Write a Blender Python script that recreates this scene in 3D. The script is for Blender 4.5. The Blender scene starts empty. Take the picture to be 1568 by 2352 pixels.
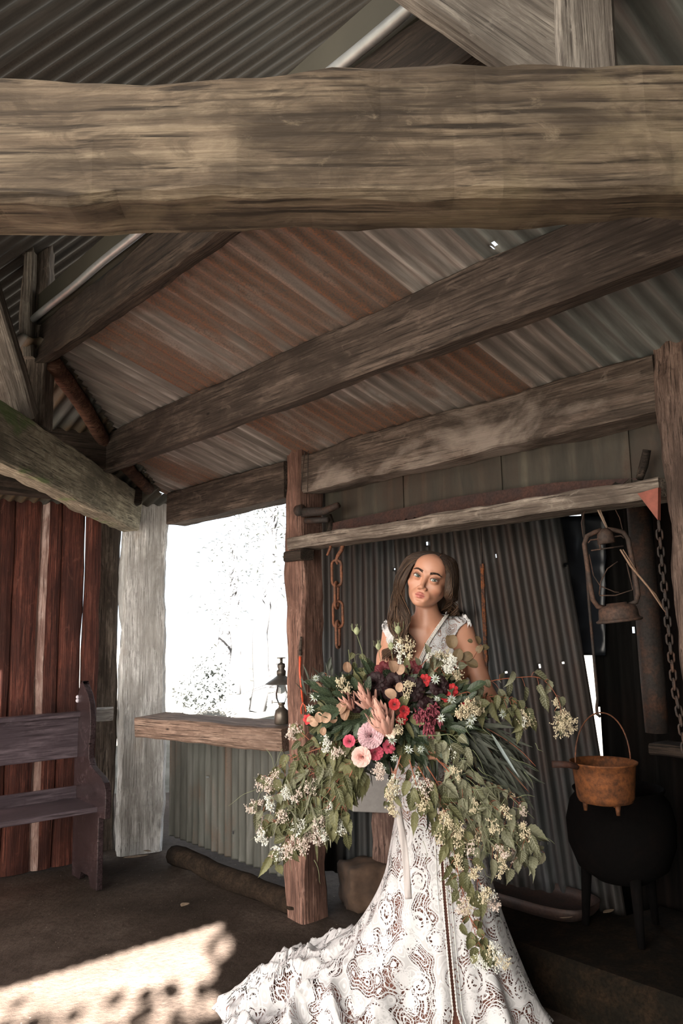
import bpy, bmesh, math, random
import numpy as np
from mathutils import Vector, Matrix, noise as mn
random.seed(7); np.random.seed(7)
SC = bpy.context.scene; COL = SC.collection
V = Vector; R = math.radians
# ------------------------------------------------------------------ camera
CH = 1.46; PIT = R(8.4); ROL = R(1.0); FPX = 1800.0
cf = V((0, math.cos(PIT), math.sin(PIT))); u0 = V((0, -math.sin(PIT), math.cos(PIT))); r0 = V((1, 0, 0))
cr = r0*math.cos(ROL) - u0*math.sin(ROL); cu = u0*math.cos(ROL) + r0*math.sin(ROL)
CP = V((0, 0, CH))
cam = bpy.data.cameras.new('camera'); camo = bpy.data.objects.new('camera', cam); COL.objects.link(camo)
cam.sensor_fit = 'VERTICAL'; cam.sensor_height = 36; cam.sensor_width = 24; cam.lens = 36*FPX/2352
M = Matrix.Identity(4)
for i, c in enumerate((cr, cu, -cf)):
    for j in range(3): M[j][i] = c[j]
M.translation = CP; camo.matrix_world = M; cam.clip_start = 0.05; cam.clip_end = 300
SC.camera = camo
def ray(x, y): return cf + cr*((x-784)/FPX) + cu*((1176-y)/FPX)
def dep(x, y, Y): d = ray(x, y); return CP + d*(Y/d.y)          # point on the vertical plane at distance Y
def fl(x, y, z=0.0): d = ray(x, y); return CP + d*((z-CH)/d.z)  # point on the horizontal plane z
# ------------------------------------------------------------------ building axes: d1 runs along the hearth wall, d2 out through it
A = fl(655, 2105)
az = R(-41.3)
d1 = V((math.sin(az), math.cos(az), 0)); d2 = V((math.cos(az), -math.sin(az), 0)); Z = V((0, 0, 1))
def B(u, s, z): return A + d1*u - d2*s + Z*z
# ------------------------------------------------------------------ tagging and mesh helpers
def tag(o, label=None, cat=None, group=None, kind=None):
    if label: o['label'] = label
    if cat: o['category'] = cat
    if group: o['group'] = group
    if kind: o['kind'] = kind
    return o
def empty(name, loc, label, cat, group=None, rot=None):
    o = bpy.data.objects.new(name, None); COL.objects.link(o); o.location = loc; o.empty_display_size = .05
    if rot is not None: o.rotation_euler = rot
    return tag(o, label, cat, group)
def mk(name, verts, faces, mat=None, parent=None, smooth=False, uvs=None, mats=None):
    me = bpy.data.meshes.new(name); me.from_pydata([tuple(v) for v in verts], [], faces); me.update()
    for m in (mats or ([mat] if mat else [])): me.materials.append(m)
    if smooth: me.polygons.foreach_set('use_smooth', [True]*len(me.polygons))
    o = bpy.data.objects.new(name, me); COL.objects.link(o)
    if parent is not None:
        o.parent = parent; o.location = (0, 0, 0)
        o.matrix_parent_inverse = Matrix.LocRotScale(parent.location, parent.rotation_euler, parent.scale).inverted() if PINV[0] else Matrix.Identity(4)
    return o
PINV = [True]      # children meshes are written in world coordinates
class MB:
    def __init__(s): s.v = []; s.f = []; s.mi = []; s.uv = []
    def add(s, vs, fs, mi=0):
        b = len(s.v); s.v += [tuple(v) for v in vs]; s.f += [tuple(b+i for i in f) for f in fs]; s.mi += [mi]*len(fs)
    def box(s, c, ax, ay, az_, mi=0):
        c = V(c); P = [c+ax*i+ay*j+az_*k for i in (-1, 1) for j in (-1, 1) for k in (-1, 1)]
        s.add(P, [(0,1,3,2),(4,6,7,5),(0,4,5,1),(2,3,7,6),(0,2,6,4),(1,5,7,3)], mi)
    def tube(s, pts, rad, n=8, mi=0, caps=True, closed=False):
        pts = [V(p) for p in pts]; m = len(pts)
        if not hasattr(rad, '__len__'): rad = [rad]*m
        vs = []; fs = []; prev = None
        for i, p in enumerate(pts):
            if closed: t = pts[(i+1) % m]-pts[i-1]
            else: t = pts[min(i+1, m-1)]-pts[max(i-1, 0)]
            if t.length < 1e-9: t = V((0, 0, 1))
            t.normalize()
            if prev is None:
                a = t.orthogonal().normalized()
            else:
                a = prev - t*prev.dot(t)
                if a.length < 1e-6: a = t.orthogonal()
                a.normalize()
            prev = a; b = t.cross(a)
            for k in range(n):
                th = 2*math.pi*k/n; vs.append(p+(a*math.cos(th)+b*math.sin(th))*rad[i])
        R_ = m if closed else m-1
        for i in range(R_):
            for k in range(n):
                i2 = (i+1) % m
                fs.append((i*n+k, i*n+(k+1) % n, i2*n+(k+1) % n, i2*n+k))
        if caps and not closed:
            fs.append(tuple(range(n-1, -1, -1))); fs.append(tuple((m-1)*n+k for k in range(n)))
        s.add(vs, fs, mi)
    def lathe(s, prof, c, axis=Z, n=24, mi=0, ref=None):
        c = V(c); axis = V(axis).normalized(); a = (ref or axis.orthogonal()).normalized(); b = axis.cross(a)
        vs = []; fs = []
        for r_, h in prof:
            for k in range(n):
                th = 2*math.pi*k/n; vs.append(c+axis*h+(a*math.cos(th)+b*math.sin(th))*r_)
        for i in range(len(prof)-1):
            for k in range(n): fs.append((i*n+k, i*n+(k+1) % n, (i+1)*n+(k+1) % n, (i+1)*n+k))
        s.add(vs, fs, mi)
    def ball(s, c, r_, n=6, m=4, mi=0, sc=(1, 1, 1)):
        c = V(c); vs = [c+V((0, 0, r_*sc[2]))]; fs = []
        for i in range(1, m):
            ph = math.pi*i/m
            for k in range(n):
                th = 2*math.pi*k/n; vs.append(c+V((r_*math.sin(ph)*math.cos(th)*sc[0], r_*math.sin(ph)*math.sin(th)*sc[1], r_*math.cos(ph)*sc[2])))
        vs.append(c-V((0, 0, r_*sc[2])))
        for k in range(n): fs.append((0, 1+k, 1+(k+1) % n))
        for i in range(m-2):
            for k in range(n): fs.append((1+i*n+k, 1+(i+1)*n+k, 1+(i+1)*n+(k+1) % n, 1+i*n+(k+1) % n))
        L = len(vs)-1
        for k in range(n): fs.append((L, 1+(m-2)*n+(k+1) % n, 1+(m-2)*n+k))
        s.add(vs, fs, mi)
    def build(s, name, mat=None, parent=None, smooth=False, mats=None):
        o = mk(name, s.v, s.f, mat, parent, smooth, mats=mats)
        if mats: o.data.polygons.foreach_set('material_index', s.mi)
        return o
def nz(p, sc=1.0, seed=0.0): return mn.noise(V(p)*sc + V((seed, seed*1.7, -seed)))
# ------------------------------------------------------------------ materials
def newmat(name, rough=.8, metal=0.0, spec=None):
    m = bpy.data.materials.new(name); m.use_nodes = True; nt = m.node_tree; b = nt.nodes['Principled BSDF']
    b.inputs['Roughness'].default_value = rough; b.inputs['Metallic'].default_value = metal
    if spec is not None: b.inputs['Specular IOR Level'].default_value = spec
    return m, nt, b
def N(nt, t, **kw):
    n = nt.nodes.new(t)
    for k, v in kw.items():
        if k.startswith('i_'):
            key = k[2:]; n.inputs[int(key) if key.isdigit() else key.replace('_', ' ')].default_value = v
        else: setattr(n, k, v)
    return n
def ramp(nt, src, stops, interp='LINEAR'):
    n = nt.nodes.new('ShaderNodeValToRGB'); cr_ = n.color_ramp; cr_.interpolation = interp
    while len(cr_.elements) < len(stops): cr_.elements.new(.5)
    for e, (p, c) in zip(cr_.elements, stops):
        e.position = p; e.color = (*c, 1) if len(c) == 3 else c
    nt.links.new(src, n.inputs[0]); return n.outputs[0]
def mixc(nt, fac, a, b, mode='MIX'):
    n = nt.nodes.new('ShaderNodeMix'); n.data_type = 'RGBA'; n.blend_type = mode
    for sock, val in ((n.inputs[0], fac), (n.inputs[6], a), (n.inputs[7], b)):
        if hasattr(val, 'links'): nt.links.new(val, sock)
        elif isinstance(val, (int, float)): sock.default_value = val
        else: sock.default_value = (*val, 1)
    return n.outputs[2]
def coords(nt, scale=(1, 1, 1), loc=(0, 0, 0), kind='Object'):
    tc = nt.nodes.new('ShaderNodeTexCoord'); mp = nt.nodes.new('ShaderNodeMapping')
    mp.inputs['Scale'].default_value = scale; mp.inputs['Location'].default_value = loc
    nt.links.new(tc.outputs[kind], mp.inputs[0]); return mp.outputs[0]
def noise_(nt, vec, sc, det=6, ro=.6, dist=0.0):
    n = nt.nodes.new('ShaderNodeTexNoise'); n.inputs['Scale'].default_value = sc; n.inputs['Detail'].default_value = det
    n.inputs['Roughness'].default_value = ro; n.inputs['Distortion'].default_value = dist
    nt.links.new(vec, n.inputs['Vector']); return n.outputs['Fac']
def bump(nt, b, h, st=.4, dist=.01):
    n = nt.nodes.new('ShaderNodeBump'); n.inputs['Strength'].default_value = st; n.inputs['Distance'].default_value = dist
    nt.links.new(h, n.inputs['Height']); nt.links.new(n.outputs[0], b.inputs['Normal'])
def wood(name, dark, mid, light, seed=0.0, stain=None, stain_at=(.5, .62), rough=.85, gs=1.0, crack=.5):
    """weathered timber, grain along the object's local X"""
    m, nt, b = newmat(name, rough, spec=.25)
    g = noise_(nt, coords(nt, (1.2*gs, 26*gs, 26*gs), (seed, seed, seed)), 1.6, 8, .68, .35)
    g2 = noise_(nt, coords(nt, (3*gs, 90*gs, 90*gs), (seed+3, 0, 0)), 1.5, 4, .6)
    pch = noise_(nt, coords(nt, (1.6, 4.5, 4.5), (0, seed*2, 0)), 1.4, 7, .62, .6)
    col = ramp(nt, g, [(.30, dark), (.50, mid), (.68, light)])
    col = mixc(nt, ramp(nt, g2, [(.36, (0, 0, 0)), (.5, (1, 1, 1))]), [c*.45 for c in dark], col)
    col = mixc(nt, ramp(nt, pch, [(.36, (.9,)*3), (.58, (0,)*3)]), col, [c*.75 for c in dark])
    p2_ = noise_(nt, coords(nt, (5, 12, 12), (7, seed, 3)), 1.5, 8, .7, 1.0); col = mixc(nt, ramp(nt, p2_, [(.40, (.55,)*3), (.52, (0,)*3)]), col, dark); col = mixc(nt, ramp(nt, p2_, [(.58, (0,)*3), (.70, (.5,)*3)]), col, light)
    if stain:
        st = noise_(nt, coords(nt, (1.3, 2.2, 2.2), (seed*3, 5, 0)), 1.5, 6, .6, .4)
        col = mixc(nt, ramp(nt, st, [(stain_at[0], (0,)*3), (stain_at[1], (.8,)*3)]), col, stain)
    vo = nt.nodes.new('ShaderNodeTexVoronoi'); vo.inputs['Scale'].default_value = 2.1
    nt.links.new(coords(nt, (1, 2.6, 2.6), (seed, 1, 2)), vo.inputs['Vector'])
    col = mixc(nt, ramp(nt, vo.outputs['Distance'], [(.015, (1,)*3), (.05, (0,)*3)]), col, [c*.3 for c in dark])
    nt.links.new(col, b.inputs['Base Color'])
    hh = N(nt, 'ShaderNodeMath', operation='ADD'); nt.links.new(g, hh.inputs[0]); nt.links.new(g2, hh.inputs[1])
    bump(nt, b, hh.outputs[0], crack, .012)
    return m
def plain(name, c, rough=.6, metal=0.0, var=.25, sc=30, b2=None, bs=.15):
    m, nt, b = newmat(name, rough, metal)
    f = noise_(nt, coords(nt), sc, 5, .6)
    nt.links.new(ramp(nt, f, [(.3, [x*(1-var) for x in c]), (.7, b2 or [min(1, x*(1+var)) for x in c])]), b.inputs['Base Color'])
    bump(nt, b, f, bs, .003)
    return m
def iron(name, base=(.09, .075, .07), rust=(.25, .085, .03), amt=.5, rough=.75, metal=.3, sc=14):
    m, nt, b = newmat(name, rough, metal, .06 if metal == 0 else .4)
    f = noise_(nt, coords(nt), sc, 8, .65, .3); g = noise_(nt, coords(nt), sc*6, 5, .7)
    c = mixc(nt, ramp(nt, f, [(amt-.12, (1,)*3), (amt+.1, (0,)*3)]), base, rust)
    c = mixc(nt, ramp(nt, g, [(.35, (.7,)*3), (.6, (0,)*3)]), c, [x*.4 for x in base])
    nt.links.new(c, b.inputs['Base Color']); bump(nt, b, g, .4, .003); return m
def zinc(name, base, lightc, rust, rust_amt=.5, speck=.5, seed=0, metal=.25, rough=.6, pw=.762, alt=None):
    """corrugated iron, corrugations along local Y, sheets pw wide along local X"""
    m, nt, b = newmat(name, rough, metal, .06 if metal == 0 else .4)
    co = coords(nt, (1, 1, 1), (seed, seed, 0))
    sep = nt.nodes.new('ShaderNodeSeparateXYZ'); nt.links.new(coords(nt), sep.inputs[0])
    dv = N(nt, 'ShaderNodeMath', operation='DIVIDE', i_1=pw); nt.links.new(sep.outputs[0], dv.inputs[0])
    fr = N(nt, 'ShaderNodeMath', operation='FLOOR'); nt.links.new(dv.outputs[0], fr.inputs[0])
    wn = N(nt, 'ShaderNodeTexWhiteNoise', noise_dimensions='1D'); nt.links.new(fr.outputs[0], wn.inputs['W'])
    st = noise_(nt, coords(nt, (9, .7, 1), (seed, 0, 0)), 2.2, 7, .62, .3)
    fine = noise_(nt, co, 130, 3, .7)
    patch = noise_(nt, coords(nt, (2.2, .8, 1), (seed, 2, 0)), 1.3, 6, .65, .5)
    col = ramp(nt, st, [(.32, [c*.45 for c in base]), (.5, base), (.68, lightc)])
    a1 = N(nt, 'ShaderNodeMath', operation='MULTIPLY_ADD', i_1=.30, i_2=-.15); nt.links.new(wn.outputs['Value'], a1.inputs[0])
    a2 = N(nt, 'ShaderNodeMath', operation='ADD'); nt.links.new(patch, a2.inputs[0]); nt.links.new(a1.outputs[0], a2.inputs[1])
    a3 = N(nt, 'ShaderNodeMath', operation='MULTIPLY_ADD', i_1=.35); nt.links.new(st, a3.inputs[0]); nt.links.new(a2.outputs[0], a3.inputs[2])
    rf = ramp(nt, a3.outputs[0], [(.78-rust_amt*.35, (0,)*3), (.92-rust_amt*.3, (1,)*3)])
    col = mixc(nt, rf, col, rust)
    sp = mixc(nt, .5, rf, (1, 1, 1), 'MULTIPLY')
    col = mixc(nt, mixc(nt, 1.0, ramp(nt, fine, [(.40, (speck,)*3), (.52, (0,)*3)]), sp, 'MULTIPLY'), col, [c*.35 for c in base])
    if alt:   # everything beyond local X = alt[0] is a newer grey sheet
        gt = N(nt, 'ShaderNodeMath', operation='GREATER_THAN', i_1=alt[0]); nt.links.new(sep.outputs[0], gt.inputs[0])
        c2 = ramp(nt, st, [(.3, [c*.5 for c in alt[1]]), (.5, alt[1]), (.72, [c*2.0 for c in alt[1]])])
        col = mixc(nt, gt.outputs[0], col, c2)
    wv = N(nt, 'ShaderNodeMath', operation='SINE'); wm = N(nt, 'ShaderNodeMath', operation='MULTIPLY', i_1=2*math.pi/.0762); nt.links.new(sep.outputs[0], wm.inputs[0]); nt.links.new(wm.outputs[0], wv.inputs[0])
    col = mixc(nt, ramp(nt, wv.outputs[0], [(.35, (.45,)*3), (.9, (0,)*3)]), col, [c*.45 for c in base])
    nt.links.new(col, b.inputs['Base Color']); bump(nt, b, fine, .2, .002)
    return m
# ------------------------------------------------------------------ builders
def beam(name, p0, p1, w, h, mat, label=None, cat='beam', parent=None, up=Z, wob=.006, ch=.008, seg=None, seed=0, group=None, kind=None, taper=1.0, roll=0):
    """squared timber from p0 to p1, local X along it; ragged faces and worn corners"""
    p0 = V(p0); p1 = V(p1); x = (p1-p0); L = x.length; x.normalize(); y = V(up).cross(x).normalized(); z = x.cross(y)
    if roll: q = Matrix.Rotation(roll, 3, x); y = q @ y; z = q @ z
    n = seg or max(4, int(L/.045)); vs = []; fs = []
    for i in range(n+1):
        t = i/n; k = 1+(taper-1)*t; a = w/2*k; b_ = h/2*k
        ring = [(-a+ch, -b_), (0, -b_), (a-ch, -b_), (a, -b_+ch), (a, 0), (a, b_-ch), (a-ch, b_), (0, b_), (-a+ch, b_), (-a, b_-ch), (-a, 0), (-a, -b_+ch)]
        for j, (yy, zz) in enumerate(ring):
            q = V((t*L, yy, zz)); e = wob*(1.6 if j not in (1, 4, 7, 10) else .7)
            q.y += e*nz((t*L*2.2, yy*5, zz*5), 1, seed+1) + e*.5*nz((t*L*9, yy*9, zz*9), 1, seed+4)
            q.z += e*nz((t*L*2.2, yy*5, zz*5), 1, seed+9) + e*.5*nz((t*L*9, yy*9, zz*9), 1, seed+6)
            vs.append(q)
    k = 12
    for i in range(n):
        for j in range(k): fs.append((i*k+j, (i+1)*k+j, (i+1)*k+(j+1) % k, i*k+(j+1) % k))
    fs.append(tuple(range(k))); fs.append(tuple(n*k+j for j in range(k-1, -1, -1)))
    Mx = Matrix((( x.x, y.x, z.x, p0.x), (x.y, y.y, z.y, p0.y), (x.z, y.z, z.z, p0.z), (0, 0, 0, 1)))
    o = mk(name, vs, fs, mat)
    if parent is not None:
        o.parent = parent
        o.matrix_parent_inverse = Matrix.LocRotScale(parent.location, parent.rotation_euler, parent.scale).inverted()
    o.matrix_world = Mx if parent is None else Mx
    if parent is not None: o.matrix_basis = Mx
    bm_ = None
    tag(o, label, cat if parent is None and kind is None else None, group, kind)
    return o
def sheet(name, o0, xd, yd, W, L, mat, parent=None, kind=None, label=None, cat=None, holes=(), fine=False, amp=.0095, pitch=.0762, clip=None, bend=0.0, seed=0, edge=None, cell=None):
    """corrugated iron: o0 corner, xd across the corrugations, yd along them"""
    o0 = V(o0); xd = V(xd).normalized(); yd = V(yd).normalized(); zd = xd.cross(yd).normalized()
    dx = pitch/(8 if fine else 6); nx = max(2, int(W/dx)); ny = max(2, int(L/(cell or (.0095 if fine else .12))))
    vs = []; fs = []
    for j in range(ny+1):
        y = L*j/ny
        for i in range(nx+1):
            x = W*i/nx
            vs.append((x, y, amp*math.sin(2*math.pi*x/pitch)+bend*nz((x*1.3, y*1.1, 0), 1, seed)))
    for j in range(ny):
        for i in range(nx):
            cx = W*(i+.5)/nx; cy = L*(j+.5)/ny
            if any((cx-hx)**2+(cy-hy)**2 < hr*hr for hx, hy, hr in holes): continue
            if clip and not clip(cx, cy): continue
            a = j*(nx+1)+i; fs.append((a, a+1, a+nx+2, a+nx+1))
    me = bpy.data.meshes.new(name); me.from_pydata(vs, [], fs)
    bm = bmesh.new(); bm.from_mesh(me); bmesh.ops.delete(bm, geom=[v for v in bm.verts if not v.link_faces], context='VERTS'); bm.to_mesh(me); bm.free()
    me.materials.append(mat); me.polygons.foreach_set('use_smooth', [True]*len(me.polygons))
    o = bpy.data.objects.new(name, me); COL.objects.link(o)
    o.matrix_world = Matrix(((xd.x, yd.x, zd.x, o0.x), (xd.y, yd.y, zd.y, o0.y), (xd.z, yd.z, zd.z, o0.z), (0, 0, 0, 1)))
    sm = o.modifiers.new('thick', 'SOLIDIFY'); sm.thickness = .0012
    return tag(o, label, cat, None, kind)
# ================================================================== MATERIALS
W_tie = wood('old_tie_timber', (.046, .033, .022), (.13, .096, .066), (.24, .188, .13), 1, (.20, .155, .095), (.54, .70), gs=.6)
W_grey = wood('grey_timber', (.06, .047, .038), (.15, .12, .098), (.29, .24, .20), 4)
W_pale = wood('pale_sawn_timber', (.085, .07, .058), (.19, .165, .14), (.31, .275, .235), 9)
W_brown = wood('brown_timber', (.032, .023, .018), (.078, .058, .046), (.15, .115, .093), 14)
W_dark = wood('dark_timber', (.018, .013, .010), (.042, .03, .022), (.085, .06, .045), 17)
W_moss = wood('mossy_timber', (.15, .135, .10), (.36, .33, .25), (.54, .50, .39), 21, (.13, .20, .07), (.56, .62))
W_red = wood('red_brown_post', (.085, .045, .034), (.22, .12, .09), (.34, .21, .165), 25)
W_rbark = wood('rough_brown_post', (.075, .05, .04), (.22, .15, .12), (.37, .27, .22), 27, crack=1.0, gs=1.4)
W_post = wood('weathered_corner_post', (.30, .285, .27), (.52, .51, .50), (.70, .69, .68), 30, (.22, .17, .12), (.6, .75))
W_slab = wood('red_slab', (.040, .011, .007), (.10, .028, .016), (.17, .062, .04), 33, crack=.7)
W_sap = wood('slab_sapwood', (.16, .09, .07), (.30, .20, .17), (.42, .33, .30), 35)
W_sill = wood('sill_timber', (.10, .065, .048), (.22, .15, .115), (.34, .25, .20), 38)
W_lint = wood('lintel_timber', (.08, .062, .05), (.21, .175, .145), (.38, .33, .28), 40)
W_bench = wood('dark_stained_pew', (.020, .013, .014), (.036, .024, .026), (.055, .038, .041), 44, rough=.27, crack=.12)
W_pewlit = wood('pew_boards_sheen', (.045, .034, .040), (.080, .062, .072), (.12, .096, .108), 45, rough=.30, crack=.12)  # skylight sheen put into the board colour, end panels stay darker
W_plate = wood('patchy_plate', (.05, .038, .03), (.12, .09, .072), (.22, .18, .15), 49, (.25, .21, .18), (.48, .62))
W_stump = wood('split_log', (.07, .04, .033), (.17, .105, .085), (.27, .19, .155), 47)
Z_roof = zinc('rusty_roof_iron', (.25, .222, .20), (.56, .52, .49), (.21, .10, .058), .36, .95, 0, alt=(3.38, (.17, .185, .175)))
Z_dark = zinc('dull_roof_iron', (.055, .049, .044), (.115, .102, .092), (.06, .045, .035), .2, .5, 5, rough=.55)
Z_hip = zinc('hip_roof_iron', (.075, .08, .072), (.15, .16, .145), (.10, .07, .04), .3, .4, 9)
Z_half = zinc('dado_iron', (.070, .072, .062), (.14, .14, .13), (.09, .06, .042), .2, .4, 12)
Z_back = zinc('hearth_iron', (.028, .030, .031), (.078, .083, .09), (.038, .026, .020), .45, .4, 15, rough=.5)
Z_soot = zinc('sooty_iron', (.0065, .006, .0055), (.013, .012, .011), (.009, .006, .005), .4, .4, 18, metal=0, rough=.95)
I_rust = iron('rusty_iron', (.10, .06, .045), (.24, .095, .05), .6)
I_dark = iron('dark_iron', (.035, .028, .025), (.09, .042, .025), .45)
I_pot = iron('rusty_pot', (.05, .024, .014), (.20, .068, .020), .60, sc=7)
I_lan = iron('lantern_tin', (.06, .044, .037), (.12, .065, .045), .5)
P_white = plain('white_metal', (.62, .62, .62), .5, 0, .06)
# ================================================================== FLOOR AND GROUND
def floor_():
    m, nt, b = newmat('trodden_earth', .95, spec=.1)
    a = noise_(nt, coords(nt), 1.6, 8, .65); c = noise_(nt, coords(nt), 38, 6, .7)
    col = ramp(nt, a, [(.3, (.022, .016, .012)), (.52, (.045, .033, .026)), (.72, (.085, .066, .054))])
    col = mixc(nt, ramp(nt, c, [(.35, (.6,)*3), (.55, (0,)*3)]), col, (.02, .014, .011))
    vo = N(nt, 'ShaderNodeTexVoronoi'); vo.inputs['Scale'].default_value = 16; nt.links.new(coords(nt), vo.inputs['Vector'])
    col = mixc(nt, ramp(nt, vo.outputs['Distance'], [(.035, (1,)*3), (.06, (0,)*3)]), col, (.20, .17, .14))
    nt.links.new(col, b.inputs['Base Color']); bump(nt, b, c, .5, .02)
    vs = []; fs = []; n = 120
    for j in range(n+1):
        for i in range(n+1):
            x = -4+8*i/n; y = -1.5+9*j/n
            vs.append((x, y, .010*nz((x, y, 0), 1.3, 2)+.006*nz((x, y, 0), 7, 3)-.008))
    for j in range(n):
        for i in range(n):
            q = j*(n+1)+i; fs.append((q, q+1, q+n+2, q+n+1))
    tag(mk('floor', vs, fs, m, smooth=True), 'dark trodden earth floor of the open shed', None, None, 'structure')
    m2, nt, b = newmat('sunny_ground', .95, spec=.1)
    a = noise_(nt, coords(nt), 2.0, 8, .65)
    nt.links.new(ramp(nt, a, [(.35, (.045, .043, .035)), (.6, (.09, .085, .075))]), b.inputs['Base Color'])
    g = MB(); g.add([(-60, -40, -.06), (60, -40, -.06), (60, 90, -.06), (-60, 90, -.06)], [(0, 1, 2, 3)])
    tag(g.build('ground', m2), 'pale sunlit ground outside the shed', None, None, 'structure')
floor_()
# ================================================================== ROOFS
sl = math.atan(.315)
dn = (d2*math.cos(sl) - Z*math.sin(sl)).normalized()     # downhill over the hearth wall
U0 = 1.42
# main rusty slope: local X runs along -d1, local Y uphill
up = -dn
so = B(U0, -.42, 2.41-.315*.42+.012)
def clipR(x, y):
    s = -.42 + y*math.cos(sl); u = U0-x
    return u < U0 - max(0, s)*1.02 + .02
holes = []
def to_local(px, py, o0, xd, yd, z_extra=0):
    n = V(xd).cross(V(yd)); d = ray(px, py); t = (V(o0)-CP).dot(n)/d.dot(n); P = CP+d*t-V(o0); return P.dot(xd), P.dot(yd)
for q in ((1136, 556), (1128, 571), (1135, 1)):
    holes.append((*to_local(*q, so, -d1, up), .0075))
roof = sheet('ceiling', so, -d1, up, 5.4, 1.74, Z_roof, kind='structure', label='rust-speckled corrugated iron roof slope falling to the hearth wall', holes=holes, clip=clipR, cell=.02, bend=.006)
# small hip slope over the left end
uph = (-d1*math.cos(sl)+Z*math.sin(sl)).normalized()
ho = B(1.75, 2.9, 2.41-.315*.35)
def clipH(x, y):
    u = 1.75-y*math.cos(sl); s = 2.9-x
    return (s > (U0-u)*.98-.02 or u > U0) and (U0-u) < 2.6-s+.3
sheet('ceiling', ho, d2, uph, 3.2, 1.72, Z_hip, kind='structure', label='dull green-grey iron on the short hip slope at the left end', clip=clipH, cell=.03)
# high main roof, corrugations falling to the left
th = math.atan(.75); lo = V((-2.95, 1.2, 3.35-.75*(2.95-1.36)))
upl = V((math.cos(th), 0, math.sin(th)))
sheet('ceiling', lo+V((0, 4.4, 0)), V((0, -1, 0)), upl, 4.4, 4.75, Z_dark, kind='structure', label='dark corrugated iron of the high roof falling away to the left', cell=.2)
hi = lo+upl*4.75
dnr = V((math.cos(th), 0, -math.sin(th)))
sheet('ceiling', hi+V((0, 0, 0)), V((0, 1, 0)), dnr, 4.4, 3.3, Z_dark, kind='structure', label='dark corrugated iron of the high roof falling to the right, barely seen', cell=.2)
# ================================================================== BIG TIMBERS
W_tie.node_tree  # near tie beam, very close to the camera
beam('tie_beam', (-1.9, 1.42, 2.385), (2.3, 1.42, 2.385), .135, .262, W_tie, 'huge weathered grey-brown tie beam crossing the whole picture near the top', wob=.014, ch=.014, seed=3)
beam('king_post', (.505, 1.46, 2.50), (.505, 1.46, 3.9), .115, .12, W_pale, 'pale upright post standing on the big near tie beam, at the upper right', 'post', up=V((0, 1, 0)), seed=5)
b0 = dep(1330, 158, 1.44); b1 = dep(560, -371, 1.44)
beam('diagonal_brace', b0, b1, .05, .20, W_pale, 'wide pale sawn board slanting up-left from the foot of the near king post', 'brace', seed=6, wob=.004)
# wall plate over the hearth and window
beam('wall_plate', B(1.33, -.085, 2.285), B(0.0, -.085, 2.285), .15, .215, W_brown, 'brown wall plate above the bright window opening, between corner post and reddish post', seed=7)
beam('wall_plate', B(-.155, -.085, 2.295), B(-2.16, -.085, 2.295), .15, .215, W_plate, 'patchy grey wall plate above the hearth, between the reddish post and the rough right-hand post', seed=8, wob=.010)
beam('purlin', B(.90, .625, 2.505), B(-3.2, .625, 2.505), .075, .225, W_brown, 'long brown purlin slanting across the middle under the rusty roof', seed=9)
beam('ridge_beam', B(.20, 1.27, 2.815), B(-3.6, 1.27, 2.815), .07, .19, W_dark, 'dark charred-looking ridge beam under the meeting of rusty and dark roofs', seed=10, wob=.010)
cap = MB(); cap.tube([B(.2-i*.1, 1.335, 2.925+.003*math.sin(i)) for i in range(40)], .017, 10)
tag(cap.build('ridge_roll', plain('galvanised', (.36, .37, .37), .4, .6, .12), smooth=True), 'thin galvanised ridge roll shining above the dark ridge beam', 'flashing')
fb = MB(); fb.box(B(-1.7, 1.30, 2.99), d1*2.0, d2*.008, Z*.075)
tag(fb.build('flashing_board', plain('olive_flashing', (.040, .036, .025), .7, 0, .2, 4)), 'flat olive-brown flashing strip above the galvanised ridge roll', 'flashing')
hr = MB(); hp = [B(.17, 1.24, 2.735), B(.5, .95, 2.665), B(.92, .60, 2.54), B(1.34, .12, 2.41)]
hp2 = [hp[0].lerp(hp[1], t/5) for t in range(5)]+[hp[1].lerp(hp[2], t/5) for t in range(5)]+[hp[2].lerp(hp[3], t/5) for t in range(6)]
hr.tube([p+V((0, 0, .006*nz(p, 4))) for p in hp2], [.042+.006*nz(p, 5, 2) for p in hp2], 9)
tag(hr.build('hip_rafter', wood('red_pole', (.05, .022, .014), (.14, .065, .04), (.24, .13, .09), 52), smooth=True), 'round reddish-brown hip rafter pole dropping from the ridge end to the purlin', 'rafter')
beam('hip_purlin', B(.86, .62, 2.50), B(.86, 3.0, 2.50), .08, .20, W_dark, 'short dark purlin running left from the end of the long brown purlin', seed=12)
beam('wall_plate', B(1.42, .15, 2.36), B(1.42, 3.0, 2.36), .10, .12, W_dark, 'dark wall plate along the top of the red slab wall', seed=13)
# dragon beam with its king post at the left
DX = -1.46
beam('dragon_beam', (DX+.02, 1.9, 2.285), (DX, 5.40, 2.285), .14, .27, W_moss, 'mossy green-grey tie beam at the left ending on the corner post', seed=14, wob=.012, ch=.012)
beam('king_post', (-1.455, 3.62, 2.42), (-1.455, 3.62, 3.6), .13, .115, W_grey, 'splintery brown king post standing on the mossy beam at the left', 'post', up=V((0, 1, 0)), seed=15, wob=.012)
beam('post_packer', (-1.455, 3.535, 2.74), (-1.47, 3.535, 3.26), .05, .045, W_pale, 'thin pale batten fixed to the front of the splintery left king post', 'batten', up=V((0, 1, 0)), seed=16)
p_ = dep(30, 935, 3.45); q_ = dep(-60, 540, 3.0)
beam('diagonal_brace', (-1.46, 3.46, 2.44), (-1.47, 2.55, 3.35), .07, .16, W_pale, 'pale brace rising toward the camera from the foot of the left king post', 'brace', seed=17, up=V((1, 0, 0)))
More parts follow.
